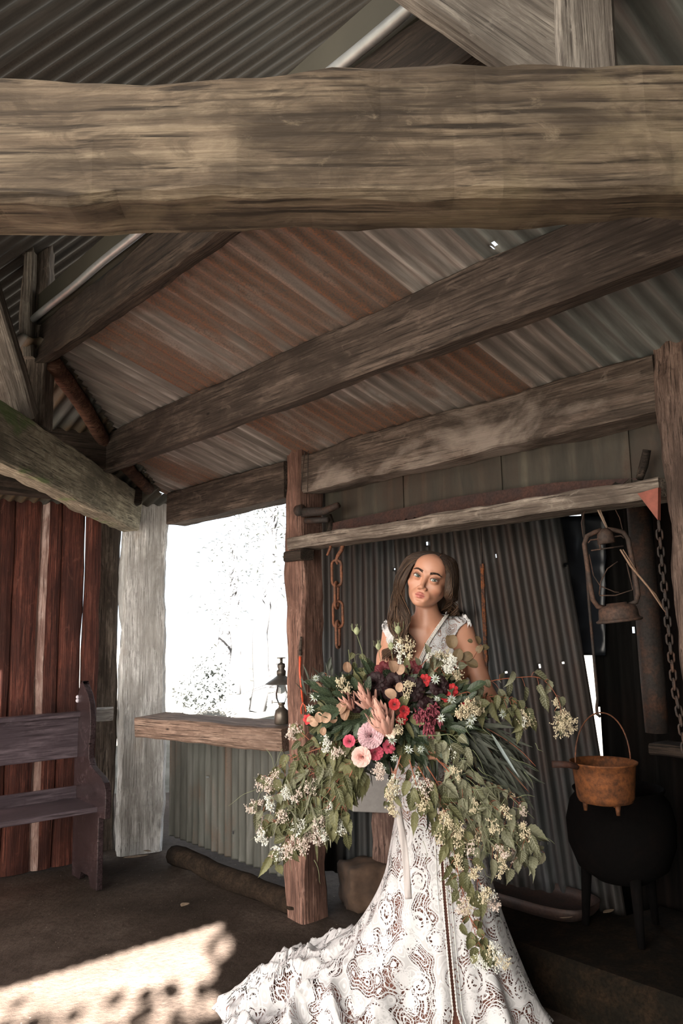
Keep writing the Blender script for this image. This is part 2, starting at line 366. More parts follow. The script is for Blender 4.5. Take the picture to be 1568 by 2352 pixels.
beam('collar_tie', (-1.455, 3.55, 3.30), (-2.5, 3.45, 3.33), .05, .10, W_pale, 'short pale horizontal collar left of the splintery king post', 'beam', seed=18)
# ================================================================== POSTS
def post(name, c, wx, wy, ang, z0, z1, mat, label, wob=.012, seed=0, ch=.014, taper=1.0, lean=(0, 0)):
    o = beam(name, (c[0], c[1], z0), (c[0]+lean[0], c[1]+lean[1], z1), wx, wy, mat, label, 'post', up=V((-math.sin(ang), math.cos(ang), 0)), seed=seed, wob=wob, ch=ch, taper=taper)
    return o
# up vector x local-X(vertical) gives the width axis
pc = B(-.078, -.09, 0)
post('post', pc, .15, .17, math.atan2(d2.y, d2.x)+math.pi/2, -.02, 2.45, W_red, 'reddish split post between window opening and hearth, rounded at its foot', .014, 20)
pc = B(-2.272, -.11, 0)
post('post', pc, .22, .22, math.atan2(d2.y, d2.x)+math.pi/2, -.02, 2.47, W_rbark, 'rough dark brown post at the right edge of the picture', .016, 21)
post('post', (-1.42, 5.60, 0), .30, .22, math.atan2(.115, .30)+0, -.02, 2.42, W_post, 'broad pale weathered corner post standing at the left of the window opening', .016, 22, ch=.02)
post('post', (-1.70, 5.66, 0), .17, .12, math.atan2(.115, .30), -.02, 2.40, W_grey, 'narrow grey-brown post behind the broad pale corner post', .012, 23)
# ================================================================== SILL, DADO
s0 = V((-1.30, 4.97, .875)); s1 = B(.02, .0, .875)
sd = (s1-s0).normalized(); sn = V((-sd.y, sd.x, 0))
if sn.y < 0: sn = -sn
beam('window_sill_beam', s0+sn*.13, s1+sn*.13, .26, .125, W_sill, 'thick horizontal timber sill under the bright window opening', 'sill', seed=24, wob=.008)
beam('rail', (-1.60, 5.55, .90), (-2.1, 5.35, .90), .06, .09, W_post, 'short pale rail left of the corner post behind the pew end', 'rail', seed=25)
do = B(1.52, -.17, .10)
hl = []
for q in ((383, 1772), (414, 1858), (498, 1902), (537, 1912), (477, 1785)): hl.append((*to_local(*q, do, -d1, Z), .006))
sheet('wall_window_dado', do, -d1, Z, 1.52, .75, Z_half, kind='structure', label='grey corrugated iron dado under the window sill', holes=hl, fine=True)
lg = MB(); pts = [B(1.25-i*.12, -.06, .045+.02*nz((i*.3, 0, 0), 1)) for i in range(12)]
lg.tube(pts, [.06+.014*nz((i*.7, 3, 0), 1) for i in range(12)], 10)
tag(lg.build('base_log', iron('rotten_wood', (.018, .013, .010), (.035, .024, .017), .5, .95, 0), smooth=True), 'dark rotten log lying along the foot of the iron dado', 'log')
# ================================================================== SLAB WALL (left)
def slabs():
    bdir = V((-.80, -.60, 0)); n = V((-bdir.y, bdir.x, 0)); n = n if n.y < 0 else -n
    o0 = V((-1.66, 5.37, 0)); rnd = random.Random(5); mb = MB(); t = .0
    k = 0
    while t < 2.6:
        w = (.115, .15, .13, .17, .16, .14)[k % 6]*1.0; gap = -.006 if k % 4 else .007
        nr = 26; vs = []; fs = []
        for i in range(nr+1):
            z = 2.46*i/nr
            e0 = .014*nz((k*3.1, z*1.4, 0), 1, 1)+.007*nz((k*3, z*5, 0), 1, 2); e1 = .014*nz((k*3.1+3.1, z*1.4, 0), 1, 1)+.007*nz((k*3, z*5, 4), 1, 2)
            sag = .012*nz((k*5, z*1.1, 9), 1)
            a = t+e0; b = t+w-gap+e1
            for f, dd in ((0, .0), (.09, .018), (.3, .03), (.7, .032), (.93, .018), (1, 0)):
                P = o0+bdir*(a+(b-a)*f)+n*(dd+sag+.006*nz((k, z*4, f*3), 1)); vs.append((P.x, P.y, z))
            for f in (1, 0):
                P = o0+bdir*(a+(b-a)*f)-n*.012; vs.append((P.x, P.y, z))
        for i in range(nr):
            for j in range(8): fs.append((i*8+j, i*8+(j+1) % 8, (i+1)*8+(j+1) % 8, (i+1)*8+j))
        fs.append(tuple(range(7, -1, -1))); fs.append(tuple(nr*8+j for j in range(8)))
        b = len(mb.v); mb.v += vs
        sapw = k in (2, 3, 5, 6, 8)
        for q, f in enumerate(fs):
            mb.f.append(tuple(b+i for i in f)); j = q % 8
            mb.mi.append(1 if (sapw and q < nr*8 and (j in (3, 4) if k != 3 else j == 0)) else 0)
        t += w; k += 1
    o = mb.build('wall_left', None, smooth=False, mats=[W_slab_v, W_sap_v])
    tag(o, 'wall of upright dark red timber slabs with pale sapwood edges behind the pew', None, None, 'structure')
def vert_wood(name, dark, mid, light, seed):
    m = wood(name, dark, mid, light, seed, crack=.6)
    for n in m.node_tree.nodes:      # turn the grain upright for a mesh written in world axes
        if n.type == 'MAPPING':
            s = n.inputs['Scale'].default_value; n.inputs['Scale'].default_value = (s[1], s[1], s[0])
    return m
W_slab_v = vert_wood('red_slab_upright', (.035, .010, .007), (.095, .027, .017), (.17, .065, .045), 33)
W_sap_v = vert_wood('sapwood_upright', (.16, .09, .075), (.32, .22, .19), (.44, .35, .32), 35)
slabs()
# ================================================================== HEARTH ALCOVE
ho_ = B(.02, -.47, .10); hx = (B(-1.45, -.84, 0)-B(.02, -.47, 0)).normalized()
bh = [(1139, 1276, .007), (1298, 1297, .010), (905, 1307, .007), (978, 1248, .006), (1237, 1530, .0065), (1293, 1522, .008), (1162, 1543, .0065), (770, 1600, .004), (1090, 1415, .004)]
def hearth_sheet(x0, W, ang, off, label, seed, L=2.25, right=None):
    yd = (Z*math.cos(ang) - hx*math.sin(ang)).normalized(); xd = (hx*math.cos(ang)+Z*math.sin(ang)).normalized()
    o0 = ho_ + hx*x0 - d2*off
    hs = [(*to_local(px, py, o0, xd, yd), r) for px, py, r in bh]
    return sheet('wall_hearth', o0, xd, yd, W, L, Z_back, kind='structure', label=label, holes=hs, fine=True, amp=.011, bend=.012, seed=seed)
hearth_sheet(-.26, .70, 0, 0, 'upright grey corrugated iron at the back left of the hearth', 1)
hearth_sheet(.43, .52, R(2.5), .02, 'corrugated iron behind the bride, leaning slightly', 2)
hearth_sheet(.93, .59, R(6), .04, 'leaning corrugated iron with nail holes to the right of the bride', 3)
# sooty back and sides
def onw(px, py, s): P = B(0, s, 0); d = ray(px, py); return CP+d*((P-CP).dot(d2)/d.dot(d2))
def soot_clip(x, y):
    a = SA; b = SB; return x > a[0]+(b[0]-a[0])*(y-a[1])/(b[1]-a[1])
SO = B(-1.0, -1.0, 0); SA, SB = [((onw(*q, -1.0)-SO).dot(-d1), (onw(*q, -1.0)-SO).z) for q in ((1362, 1480), (1385, 1735))]
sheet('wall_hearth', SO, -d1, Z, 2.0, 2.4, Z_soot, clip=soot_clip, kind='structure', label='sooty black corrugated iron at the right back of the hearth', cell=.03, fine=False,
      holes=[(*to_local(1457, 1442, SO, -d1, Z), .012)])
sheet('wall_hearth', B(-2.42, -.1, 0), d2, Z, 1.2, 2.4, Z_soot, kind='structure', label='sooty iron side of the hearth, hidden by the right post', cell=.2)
sheet('wall_right_blocker', B(-2.42, -.06, 0), -d1, Z, 3.2, 2.4, Z_soot, kind='structure', label='dark sheet added past the right post to block light', cell=.2)  # added to keep light off the right side
sheet('wall_right_blocker', B(-5.6, -.06, 0), -d2, Z, 2.4, 3.2, Z_soot, kind='structure', label='dark end sheet outside the picture, added at the right to block light', cell=.2)  # out of view, added to darken the right floor
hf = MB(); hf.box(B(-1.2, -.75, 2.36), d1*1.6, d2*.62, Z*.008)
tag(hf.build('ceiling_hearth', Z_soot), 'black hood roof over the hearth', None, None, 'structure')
fp = MB(); fo = B(-.16, -.172, 1.90)
for i in range(7):   # lapped flat panels
    fp.box(B(-.16-.3*i-.15, -.178+.006*(i % 2), 2.06), d1*.152, d2*.003, Z*.17)
Z_flat = zinc('stained_flat_iron', (.055, .048, .036), (.085, .075, .055), (.05, .03, .02), .5, .2, 3, rough=.65)
tag(fp.build('wall_hearth_hood', Z_flat), 'dark olive-brown flat panels between the wall plate and the lintel shelf', None, None, 'structure')
# black plastic
bp = []; bf = []; n = 24
c0, c1 = dep(1285, 1190, 4.15), dep(1352, 1190, 4.15)
for j in range(n+1):
    for i in range(11):
        z = 2.2-(2.2-1.25)*j/n; x = i/10
        q0 = onw(1262+128*x, 1185+320*j/n, -.955); P = V(q0); P += d2*(.02*nz((x*4, z*9, 0), 1, 3)+.012*nz((x*9, z*22, 0), 1, 5)); bp.append(P)
for j in range(n):
    for i in range(10): bf.append((j*11+i, j*11+i+1, (j+1)*11+i+1, (j+1)*11+i))
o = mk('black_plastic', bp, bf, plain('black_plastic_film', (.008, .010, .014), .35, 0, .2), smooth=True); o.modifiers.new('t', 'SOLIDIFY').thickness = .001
tag(o, 'crinkled black plastic hanging between the leaning iron and the dark flue', 'plastic sheet')
fu = MB(); fu.tube([B(-1.66, -.80, .98), B(-1.66, -.80, 1.2), B(-1.65, -.80, 2.3)], [.05, .055, .055], 14)
tag(fu.build('flue_pipe', I_dark, smooth=True), 'black upright pipe behind the hanging lantern', 'pipe')
# lintel shelf, blocks
beam('lintel_beam', B(-.075, -.045, 1.912), B(-2.165, -.045, 1.918), .15, .062, W_lint, 'pale weathered lintel shelf over the hearth carrying the saw', 'beam', seed=30, wob=.007, ch=.005)
beam('bearing_block', B(-.05, -.01, 1.845), B(-.20, -.01, 1.845), .09, .055, W_dark, 'small dark wooden block under the left end of the lintel shelf', 'block', seed=31, wob=.002)
wp = MB(); a_, b_, c_ = [B(-2.10, .055, 1.90), B(-2.175, .055, 1.91), B(-2.165, .055, 1.80)]
wp.add([a_, b_, c_, a_-d2*-.02, b_+d2*.02, c_+d2*.02], [(0, 1, 2), (5, 4, 3), (0, 3, 4, 1), (1, 4, 5, 2), (2, 5, 3, 0)])
tag(wp.build('wedge', plain('red_oxide', (.20, .055, .035), .7)), 'small rust-red wedge under the right end of the lintel shelf', 'wedge')
# saw
sb = MB(); top = []; bot = []
for i in range(61):
    t = i/60; u = -.30-1.72*t; z0 = 1.945; zt = 2.035-.03*abs(t-.5)*1.5-.028*(t > .8)*(t-.8)/.2
    zb = z0+.012*math.sin(math.pi*t) + (.016 if i % 2 else 0)*(t > .1)
    top.append((u, zt)); bot.append((u, zb + (.03*(t-.85)/.15 if t > .85 else 0)))
vs = [];
for k, s in enumerate((-.095, -.098)):
    for u, z in top: vs.append(B(u, s-(z-1.945)*.15, z))
    for u, z in bot: vs.append(B(u, s-(z-1.945)*.15, z))
fs = []; m_ = 61
for i in range(60):
    fs.append((i, i+1, m_+i+1, m_+i)); fs.append((2*m_+i+1, 2*m_+i, 3*m_+i, 3*m_+i+1)); fs.append((i+1, i, 2*m_+i, 2*m_+i+1)); fs.append((m_+i, m_+i+1, 3*m_+i+1, 3*m_+i))
sw = empty('crosscut_saw', B(-1.2, -.09, 1.95), 'long rusty two-man crosscut saw lying on edge on the lintel shelf', 'saw')
sb.add(vs, fs); sb.build('blade', iron('saw_steel', (.05, .03, .027), (.085, .04, .03), .5, .7, .4), sw)
hd = MB(); hd.tube([B(-2.03, -.10, 1.98), B(-2.04, -.12, 2.03), B(-2.06, -.115, 2.085)], [.014, .017, .015], 8); hd.build('handle', W_dark, sw, True)
hd = MB(); hd.tube([B(-.28, -.10, 1.97), B(-.27, -.12, 2.02), B(-.26, -.115, 2.06)], [.013, .016, .014], 8); hd.build('handle', W_dark, sw, True)
# vice-like iron at the post top
vi = MB(); vi.tube([B(-.15, .012, 2.085), B(-.19, .012, 2.085)], .030, 12); vi.tube([B(-.17, .0, 2.075), B(-.30, -.05, 2.07), B(-.40, -.06, 2.09)], [.026, .022, .016], 10)
vi.tube([B(-.18, -.02, 2.03), B(-.33, -.05, 2.02)], .016, 8)
tag(vi.build('iron_bracket', I_dark, smooth=True), 'dark rusted iron bracket fixed at the top of the reddish post', 'bracket')
wr = MB(); wr.tube([B(-.20, .0, 2.40), B(-.185, .004, 2.3), B(-.17, .003, 2.19)], .0025, 5); wr.tube([B(-.235, .004, 2.40), B(-.232, .006, 2.3), B(-.225, .004, 2.18)], .0025, 5)
tag(wr.build('tie_wire', I_dark), 'two thin dark wires crossing the grey plate beside the reddish post', 'wire')
# chains -------------------------------------------------------------
def link(c, ax, side, L, Wd, r, parent, mat, name='link'):
    ax = V(ax).normalized(); side = (V(side)-ax*V(side).dot(ax)).normalized(); pts = []
    h = L/2-Wd/2
    for k in range(10): a = math.pi*k/9; pts.append(c+ax*(h+Wd/2*math.sin(a))+side*(Wd/2*math.cos(a)))
    for k in range(10): a = math.pi+math.pi*k/9; pts.append(c+ax*(-h+Wd/2*math.sin(a))+side*(Wd/2*math.cos(a)))
    m = MB(); m.tube(pts, r, 7, closed=True); return m.build(name, mat, parent, True)
hc = B(-.25, .055, 1.93)
ch = empty('hook_chain', hc, 'thick rusty hook with four long links hanging from the left of the lintel', 'chain')
Yc = hc.y
HP = [(766, 1240), (769, 1231), (778, 1229), (786, 1237), (788, 1250), (784, 1264), (776, 1276), (772, 1288), (776, 1296)]
m = MB(); m.tube([dep(x, y, Yc) for x, y in HP], [.007, .009, .011, .012, .012, .011, .010, .009, .007], 9); m.build('hook', I_rust, ch, True)
m = MB(); m.tube([dep(766, 1238, Yc), dep(762, 1246, Yc), dep(757, 1262, Yc), dep(751, 1276, Yc)], [.008, .008, .007, .006], 8); m.build('hook_tang', I_rust, ch, True)
m = MB(); m.tube([dep(722, 1234, Yc), dep(745, 1235, Yc), dep(772, 1238, Yc)], [.004, .007, .008], 8); m.build('spike', I_rust, ch, True)
for i, (x, y, wd) in enumerate(((773, 1316, 1), (773, 1367, 0), (776, 1411, 1), (776, 1457, 0))):
    link(dep(x, y, Yc), Z, d1*-.8+d2*.6 if wd else V((.35, .94, 0)), .135, .050, .0075, ch, I_rust)
rc = empty('iron_chain', dep(1505, 1225, 2.75), 'dark rusty chain hanging down beside the rough right-hand post', 'chain')
P = [dep(*q, 2.62) for q in ((1512, 1200), (1520, 1300), (1530, 1400), (1540, 1500), (1548, 1580), (1560, 1640), (1572, 1720))]
tot = 0
def along(P, d):
    for a, b in zip(P, P[1:]):
        l = (b-a).length
        if d <= l: return a+(b-a)*(d/l), (b-a).normalized()
        d -= l
    return P[-1], (P[-1]-P[-2]).normalized()
Lt = sum((b-a).length for a, b in zip(P, P[1:])); k = 0; dd = .012
while dd < Lt:
    c, t = along(P, dd); link(c, t, V((1, 0, 0)) if k % 2 else V((.2, 1, 0)), .036, .019, .0035, rc, I_dark); dd += .029; k += 1
# rusty strap behind the bride
st = MB(); pp = [B(-.93, -.55, 1.75-.03*i) for i in range(22)]
ks = empty('kettle_trammel', B(-.93, -.55, 1.5), 'rust-flaked iron strap hanging behind the bride\'s shoulder', 'hanger')
for i, p in enumerate(pp): st.box(p+V((.003*nz(p, 9), 0, 0)), d1*(.010+.003*nz(p, 30)), d2*.004, Z*.016)
st.build('strap', iron('flaky_rust', (.05, .03, .025), (.30, .10, .03), .5, sc=40), ks)
m = MB(); m.tube([B(-.93, -.55, 1.75), B(-.93, -.55, 1.9), B(-.93, -.54, 2.3)], .004, 6); m.build('rod', I_dark, ks, True)
# post tools ---------------------------------------------------------
YT = (B(-.165, -.03, 1)).y-.02
tf = empty('toasting_fork', dep(690, 1560, YT), 'long fork with orange-red shaft hanging on the side of the reddish post', 'fork')
m = MB(); m.tube([dep(692, 1462, YT), dep(690, 1480, YT), dep(689, 1505, YT)], [.006, .009, .010], 8); m.build('handle', W_brown, tf, True)
fo_m = plain('orange_red_paint', (.62, .085, .035), .5)
m = MB(); m.tube([dep(689, 1508, YT), dep(688, 1540, YT), dep(691, 1575, YT), dep(695, 1612, YT)], [.007, .0055, .005, .005], 8)
m.tube([dep(692, 1640, YT), dep(691, 1626, YT), dep(695, 1614, YT), dep(700, 1620, YT), dep(703, 1634, YT)], .004, 7); m.build('shaft', fo_m, tf, True)
ir = empty('iron_poker', dep(709, 1500, YT+.05), 'thin brown poker hanging right of the orange-red fork', 'poker')
m = MB(); m.tube([dep(709, 1455, YT+.06), dep(709, 1500, YT+.06), dep(710, 1560, YT+.06), dep(708, 1640, YT+.06)], [.008, .008, .005, .004], 8); m.build('shaft', I_dark, ir, True)
m = MB(); m.tube([dep(701, 1398, YT+.06), dep(704, 1420, YT+.06), dep(709, 1455, YT+.06)], [.003, .004, .006], 6); m.build('handle', I_rust, ir, True)
# hurricane lantern ---------------------------------------------------
LC = dep(1421, 1418, 2.98)
ln = empty('hurricane_lantern', LC, 'rusted hurricane lantern without its glass hanging under the lintel shelf', 'lantern')
mm = 1.655e-3; axz = (Z+V((-.10, 0, 0))).normalized(); axx = V((1, 0, 0)); axx = (axx-axz*axx.dot(axz)).normalized(); axy = axz.cross(axx)
def lp(x, z, y=0): return LC+axx*(x*mm)+axz*(z*mm)+axy*(y*mm)
m = MB(); m.lathe([(0, -10), (48, -10), (51, -8), (51, -5), (47, -3), (44, 0), (43, 14), (41, 22), (36, 27), (24, 29), (22, 33), (0, 33)], (0, 0, 0)); 
m.v = [tuple(LC+axx*(x*mm)+axy*(y*mm)+axz*(z*mm)) for x, y, z in m.v]; m.build('fuel_tank', I_lan, ln, True)
for s in (-1, 1):
    m = MB(); m.tube([lp(s*26, 24), lp(s*44, 30), lp(s*52, 46), lp(s*53, 80), lp(s*52, 130), lp(s*51, 175), lp(s*42, 192), lp(s*22, 199), lp(s*6, 203)], .0095, 9); m.build('side_tube', I_lan, ln, True)
m = MB(); m.lathe([(0, 206), (10, 204), (17, 196), (19, 186), (20, 170), (0, 170)], (0, 0, 0), n=16); m.v = [tuple(LC+axx*(x*mm)+axy*(y*mm)+axz*(z*mm)) for x, y, z in m.v]
m.build('chimney_cap', I_lan, ln, True)
m = MB(); m.tube([lp(-42, 176), lp(-36, 182), lp(36, 184), lp(42, 178)], .003, 6); m.tube([lp(-38, 158), lp(38, 160)], .003, 6); m.tube([lp(-16, 158), lp(-16, 182)], .004, 6); m.build('cross_plate', I_lan, ln, True)
m = MB(); m.tube([lp(-44, 150), lp(-42, 100), lp(-30, 75), lp(0, 58), lp(10, 56)], .0022, 6); m.tube([lp(-36, 56), lp(-28, 85), lp(-8, 112), lp(18, 126)], .0022, 6); m.tube([lp(-36, 54), lp(0, 50), lp(42, 58), lp(38, 120)], .0025, 6)
m.build('wire_guard', I_lan, ln, True)
m = MB(); m.tube([lp(-51, 190), lp(-50, 225), lp(-40, 248), lp(-22, 258), lp(-5, 268), lp(15, 262), lp(32, 250), lp(40, 225), lp(42, 196)], .0018, 6); m.build('bail', I_lan, ln, True)
m = MB(); m.tube([lp(-12, 270), lp(-4, 240), lp(6, 206)], [.004, .004, .003], 6); m.tube([lp(-6, 272), lp(0, 240), lp(8, 206)], .0025, 6); m.build('hanging_strap', plain('old_string', (.28, .2, .15), .9), ln, True)
m = MB(); m.tube([dep(1424, 1262, 2.93), dep(1448, 1300, 2.93), dep(1490, 1350, 2.93), dep(1518, 1392, 2.93), dep(1532, 1412, 2.93)], [.003, .0045, .004, .003, .002], 6)
m.tube([dep(1430, 1262, 2.94), dep(1470, 1325, 2.94), dep(1505, 1365, 2.94), dep(1532, 1412, 2.94)], .002, 6)
tag(m.build('twisted_cord', plain('dry_cord', (.24, .15, .10), .9), smooth=True), 'twisted dry cord slanting down right from the hanging lantern', 'cord')
# pot ----------------------------------------------------------------
PC = dep(1385, 1748, 3.1)
pt = empty('cooking_pot', PC, 'rust-orange cast iron pot with a long handle hanging by its bail', 'pot')
m = MB(); m.lathe([(0, -.152), (.07, -.152), (.098, -.145), (.105, -.13), (.113, -.05), (.118, -.012), (.125, -.006), (.126, 0), (.121, 0), (.113, -.012), (.107, -.06), (.1, -.13), (.06, -.146), (0, -.146)], PC, n=40); m.build('bowl', I_pot, pt, True)
m = MB(); a_ = PC+V((-.113, -.05, -.012)); m.tube([a_, a_+V((-.04, -.01, .012)), a_+V((-.10, -.02, .016))], [.010, .012, .013], 9); m.build('handle', iron('handle_iron', (.055, .03, .025), (.14, .05, .03), .5), pt, True)
for k in range(3):
    th_ = -1.3+k*2.094; b_ = PC+V((.075*math.cos(th_), .075*math.sin(th_), -.148)); m = MB(); m.tube([b_, b_+V((0, 0, -.035))], [.011, .007], 8); m.build('foot', I_pot, pt, True)
m = MB(); m.tube([PC+V((-.115*math.cos(a), -.03*math.cos(a), -.01+.19*math.sin(a)**.9 if a not in (0, math.pi) else -.01)) for a in [math.pi*k/24 for k in range(25)]], .0028, 6); m.build('bail', I_rust, pt, True)
m = MB(); m.tube([PC+V((0, 0, .165)), PC+V((-.012, 0, .175)), PC+V((-.012, 0, .20)), PC+V((.0, .02, .23)), PC+V((-.01, .02, .60)), PC+V((-.012, .02, 1.08))], .006, 7)
tag(m.build('pot_hanger', I_dark, smooth=True), 'dark hanger rod with hook holding the rust-orange pot', 'hanger')
cb = MB(); cc = dep(1425, 1905, 3.45); cb.lathe([(.02, .0), (.11, .01), (.18, .06), (.215, .15), (.22, .24), (.20, .32), (.176, .35), (.188, .37), (.18, .375), (.165, .35), (.185, .3), (.2, .24), (.19, .15), (.08, .04), (.02, .03)], V((cc.x, cc.y, .40)), n=40)
ca = empty('cauldron', V((cc.x, cc.y, 0)), 'big round black cauldron in the shadow behind the hanging pot', 'cauldron')
I_soot = iron('soot_iron', (.0035, .003, .003), (.006, .004, .0035), .4, .95, 0); cb.build('bowl', I_soot, ca, True)
for k in range(3):
    a = k*2.09+.5; m = MB(); m.tube([V((cc.x+.15*math.cos(a), cc.y+.15*math.sin(a), .46)), V((cc.x+.17*math.cos(a), cc.y+.17*math.sin(a), .20))], [.025, .015], 8); m.build('leg', I_soot, ca, True)
beam('hearth_shelf', B(-1.62, -.88, .905), B(-2.38, -.82, .905), .16, .05, W_dark, 'dark plank shelf in the shadow at the right of the hearth', 'shelf', seed=33)
# shovel etc
sh = empty('shovel', fl(1330, 2055, .2), 'rusty round shovel leaning in the dark right of the bride', 'shovel')
S0 = fl(1332, 2045, .2); S1 = dep(1282, 1950, S0.y+.05); S2 = dep(1275, 1895, S0.y+.10)
m = MB(); m.tube([S0, S0.lerp(S1, .5), S1], .009, 8); m.build('shaft', I_rust, sh, True)
m = MB(); cen = dep(1290, 1945, S0.y+.04); n = 14; vs = [cen]; 
for k in range(n): a = 2*math.pi*k/n; vs.append(cen+V((.058*math.cos(a)*(1.2 if math.cos(a) > 0 else 1), .02*math.cos(2*a), .05*math.sin(a))))
m.add(vs, [(0, 1+k, 1+(k+1) % n) for k in range(n)]); o = m.build('blade', iron('shovel_rust', (.08, .04, .025), (.20, .10, .04), .6), sh, True); o.modifiers.new('t', 'SOLIDIFY').thickness = .003
m = MB(); m.tube([dep(1262, 1885, S0.y+.08), dep(1290, 1880, S0.y+.08), dep(1318, 1890, S0.y+.08)], [.012, .018, .012], 8); m.build('grip', I_dark, sh, True)
def rock(name, c, sz, mat, label, cat, seed=0, boxy=.5, rot=0):
    bm = bmesh.new(); bmesh.ops.create_icosphere(bm, subdivisions=4, radius=1)
    for v in bm.verts:
        q = v.co.copy(); mx = max(abs(q.x), abs(q.y), abs(q.z)); q = q.lerp(q/mx, boxy); q *= 1+.12*mn.noise(q*1.7+V((seed, 0, 0)))+.05*mn.noise(q*6+V((0, seed, 0)))
        q = V((q.x*sz[0], q.y*sz[1], q.z*sz[2])); q.rotate(Matrix.Rotation(rot, 3, 'Z')); v.co = q+V(c)
    vs = [v.co[:] for v in bm.verts]; fs = [tuple(v.index for v in f.verts) for f in bm.faces]; bm.free()
    return tag(mk(name, vs, fs, mat, smooth=True), label, cat)
M_brick = plain('earthy_brick', (.065, .038, .024), .9, 0, .35, 14, bs=.5); M_ash = plain('grey_ash_wood', (.10, .095, .088), .9, 0, .4, 18, bs=.5)
g_ = fl(835, 2095); rock('stone_block', (g_.x+.03, g_.y+.13, .10), (.145, .13, .12), M_brick, 'brown earthy stone block on the ground left of the dress', 'stone', 3, .75, .3)
beam('split_log', (g_.x+.18, g_.y+.16, -.02), (g_.x+.165, g_.y+.16, .60), .18, .15, W_stump, 'upright split log standing behind the bride, under the pale tin box', 'log', up=V((.3, 1, 0)), seed=40, wob=.02, ch=.03)
bx = empty('tin_box', dep(838, 1855, g_.y+.26), 'pale grey tin box resting on the split log behind the bouquet', 'box')
m = MB(); c = dep(838, 1815, g_.y+.14); m.box(c, V((.10, .03, -.012)), V((-.03, .08, 0)), Z*.10); o = m.build('body', plain('grey_tin', (.33, .31, .30), .5, .2, .1), bx); bb = o.modifiers.new('b', 'BEVEL'); bb.width = .006; bb.segments = 2
m = MB(); m.box(c+V((0, 0, .104)), V((.104, .031, -.012)), V((-.03, .084, 0)), Z*.006); m.build('lid', plain('grey_tin_lid', (.38, .36, .35), .5, .2, .1), bx)
m = MB()
for i in range(6): m.ball(dep(862, 1846, g_.y+.13)+V((.03*nz((i, 0, 0), 3), 0, .03*nz((0, i, 0), 3))), .026, 8, 6)
tag(m.build('rag', plain('dark_rag', (.03, .02, .017), .9), smooth=True), 'crumpled dark rag on top of the split log beside the tin box', 'rag')
g_ = fl(1345, 2030, .2); beam('firewood_log', (g_.x, g_.y+.02, .19), (g_.x+.015, g_.y+.03, .46), .085, .08, wood('ash_log', (.05, .045, .04), (.10, .09, .08), (.16, .15, .14), 60), 'short grey upright firewood log in the shadow behind the shovel', 'log', up=V((0, 1, 0)), seed=41, wob=.008)
g_ = fl(1490, 2010, .2); rock('brick', (g_.x, g_.y+.05, .29), (.10, .06, .10), plain('dim_brick', (.10, .05, .038), .9), 'dim reddish brick in the dark below the shelf', 'brick', 5, .85, .8)
g_ = fl(1432, 2000, .2); rock('ash_stone', (g_.x-.1, g_.y-.12, .33), (.05, .05, .15), M_ash, 'narrow grey stone standing in the dark by the cauldron', 'stone', 8, .4)
# raised hearth
poly = [(-.62, -.15), (-2.36, -.15), (-2.36, -.97), (-1.52, -.97), (-1.47, -.74), (-.62, -.55)]
slab_v = [B(u, s, -.02) for u, s in poly]+[B(u, s, .195) for u, s in poly]; n_ = len(poly)
o = mk('hearth_ledge', slab_v, [tuple(range(n_)), tuple(n_+i for i in range(n_))]+[(i, (i+1) % n_, n_+(i+1) % n_, n_+i) for i in range(n_)], iron('ashy_earth', (.010, .008, .006), (.022, .014, .009), .45, .95, 0))
o.modifiers.new('b', 'BEVEL').width = .02; tag(o, 'low raised dark earth hearth under the hanging pot', 'hearth')
# tray on the hearth
tc_ = fl(1190, 2085, .2); m = MB(); n = 48
ty = empty('metal_tray', tc_, 'dark oblong metal tray on the hearth ledge right of the dress', 'tray')
ax_ = (fl(1345, 2120, .2)-fl(1095, 2045, .2)); axl = ax_.length/2+.05; ax_.normalize(); ay_ = V((-ax_.y, ax_.x, 0)); cen = (fl(1345, 2090, .2)+fl(1080, 2045, .2))/2
prof = [(0, .012), (.90, .012), (.97, .03), (1.0, .055), (1.015, .055), (1.0, .028), (.93, .0), (0, .0)]
vs = []; fs = []
for sc_, z in prof:
    for k in range(n):
        a = 2*math.pi*k/n; ex = abs(math.cos(a))**.55*math.copysign(1, math.cos(a)); ey = abs(math.sin(a))**.55*math.copysign(1, math.sin(a))
        vs.append(cen+ax_*(axl*sc_*ex)+ay_*(.15*sc_*ey)+Z*z)
for i in range(len(prof)-1):
    for k in range(n): fs.append((i*n+k, i*n+(k+1) % n, (i+1)*n+(k+1) % n, (i+1)*n+k))
m.add(vs, fs); m.build('pan', iron('tray_iron', (.035, .026, .024), (.06, .035, .028), .5, .6, .2), ty, True)
# ================================================================== LAMP ON THE SILL
lc_ = B(.115, -.07, .944)
lm = empty('oil_lamp', lc_, 'small dark oil lamp with a conical shade at the right end of the window sill', 'lamp')
m = MB(); m.lathe([(0, 0), (.036, 0), (.040, .006), (.040, .05), (.034, .075), (.018, .088), (.014, .10), (.02, .108), (.02, .118), (0, .12)], lc_, n=24); m.build('font', plain('dark_brass', (.10, .085, .07), .35, .6), lm, True)
mg, nt_, b_ = newmat('lamp_glass', .08); b_.inputs['Transmission Weight'].default_value = 1; b_.inputs['Base Color'].default_value = (.95, .97, .97, 1)
m = MB(); m.lathe([(.022, .118), (.032, .14), (.034, .165), (.026, .20), (.020, .24)], lc_, n=20); o = m.build('glass_chimney', mg, lm, True)
m = MB(); m.lathe([(.022, .262), (.045, .245), (.088, .218), (.089, .215), (.045, .24), (.020, .258)], lc_, n=28); m.build('shade', plain('dark_enamel', (.07, .065, .06), .4, .3), lm, True)
m = MB(); m.lathe([(0, .262), (.024, .262), (.026, .285), (.017, .295), (.022, .31), (.02, .325), (.008, .33), (.008, .352), (.024, .354), (.024, .358), (0, .36)], lc_, n=18); m.build('cap', plain('dark_brass2', (.08, .07, .06), .4, .6), lm, True)
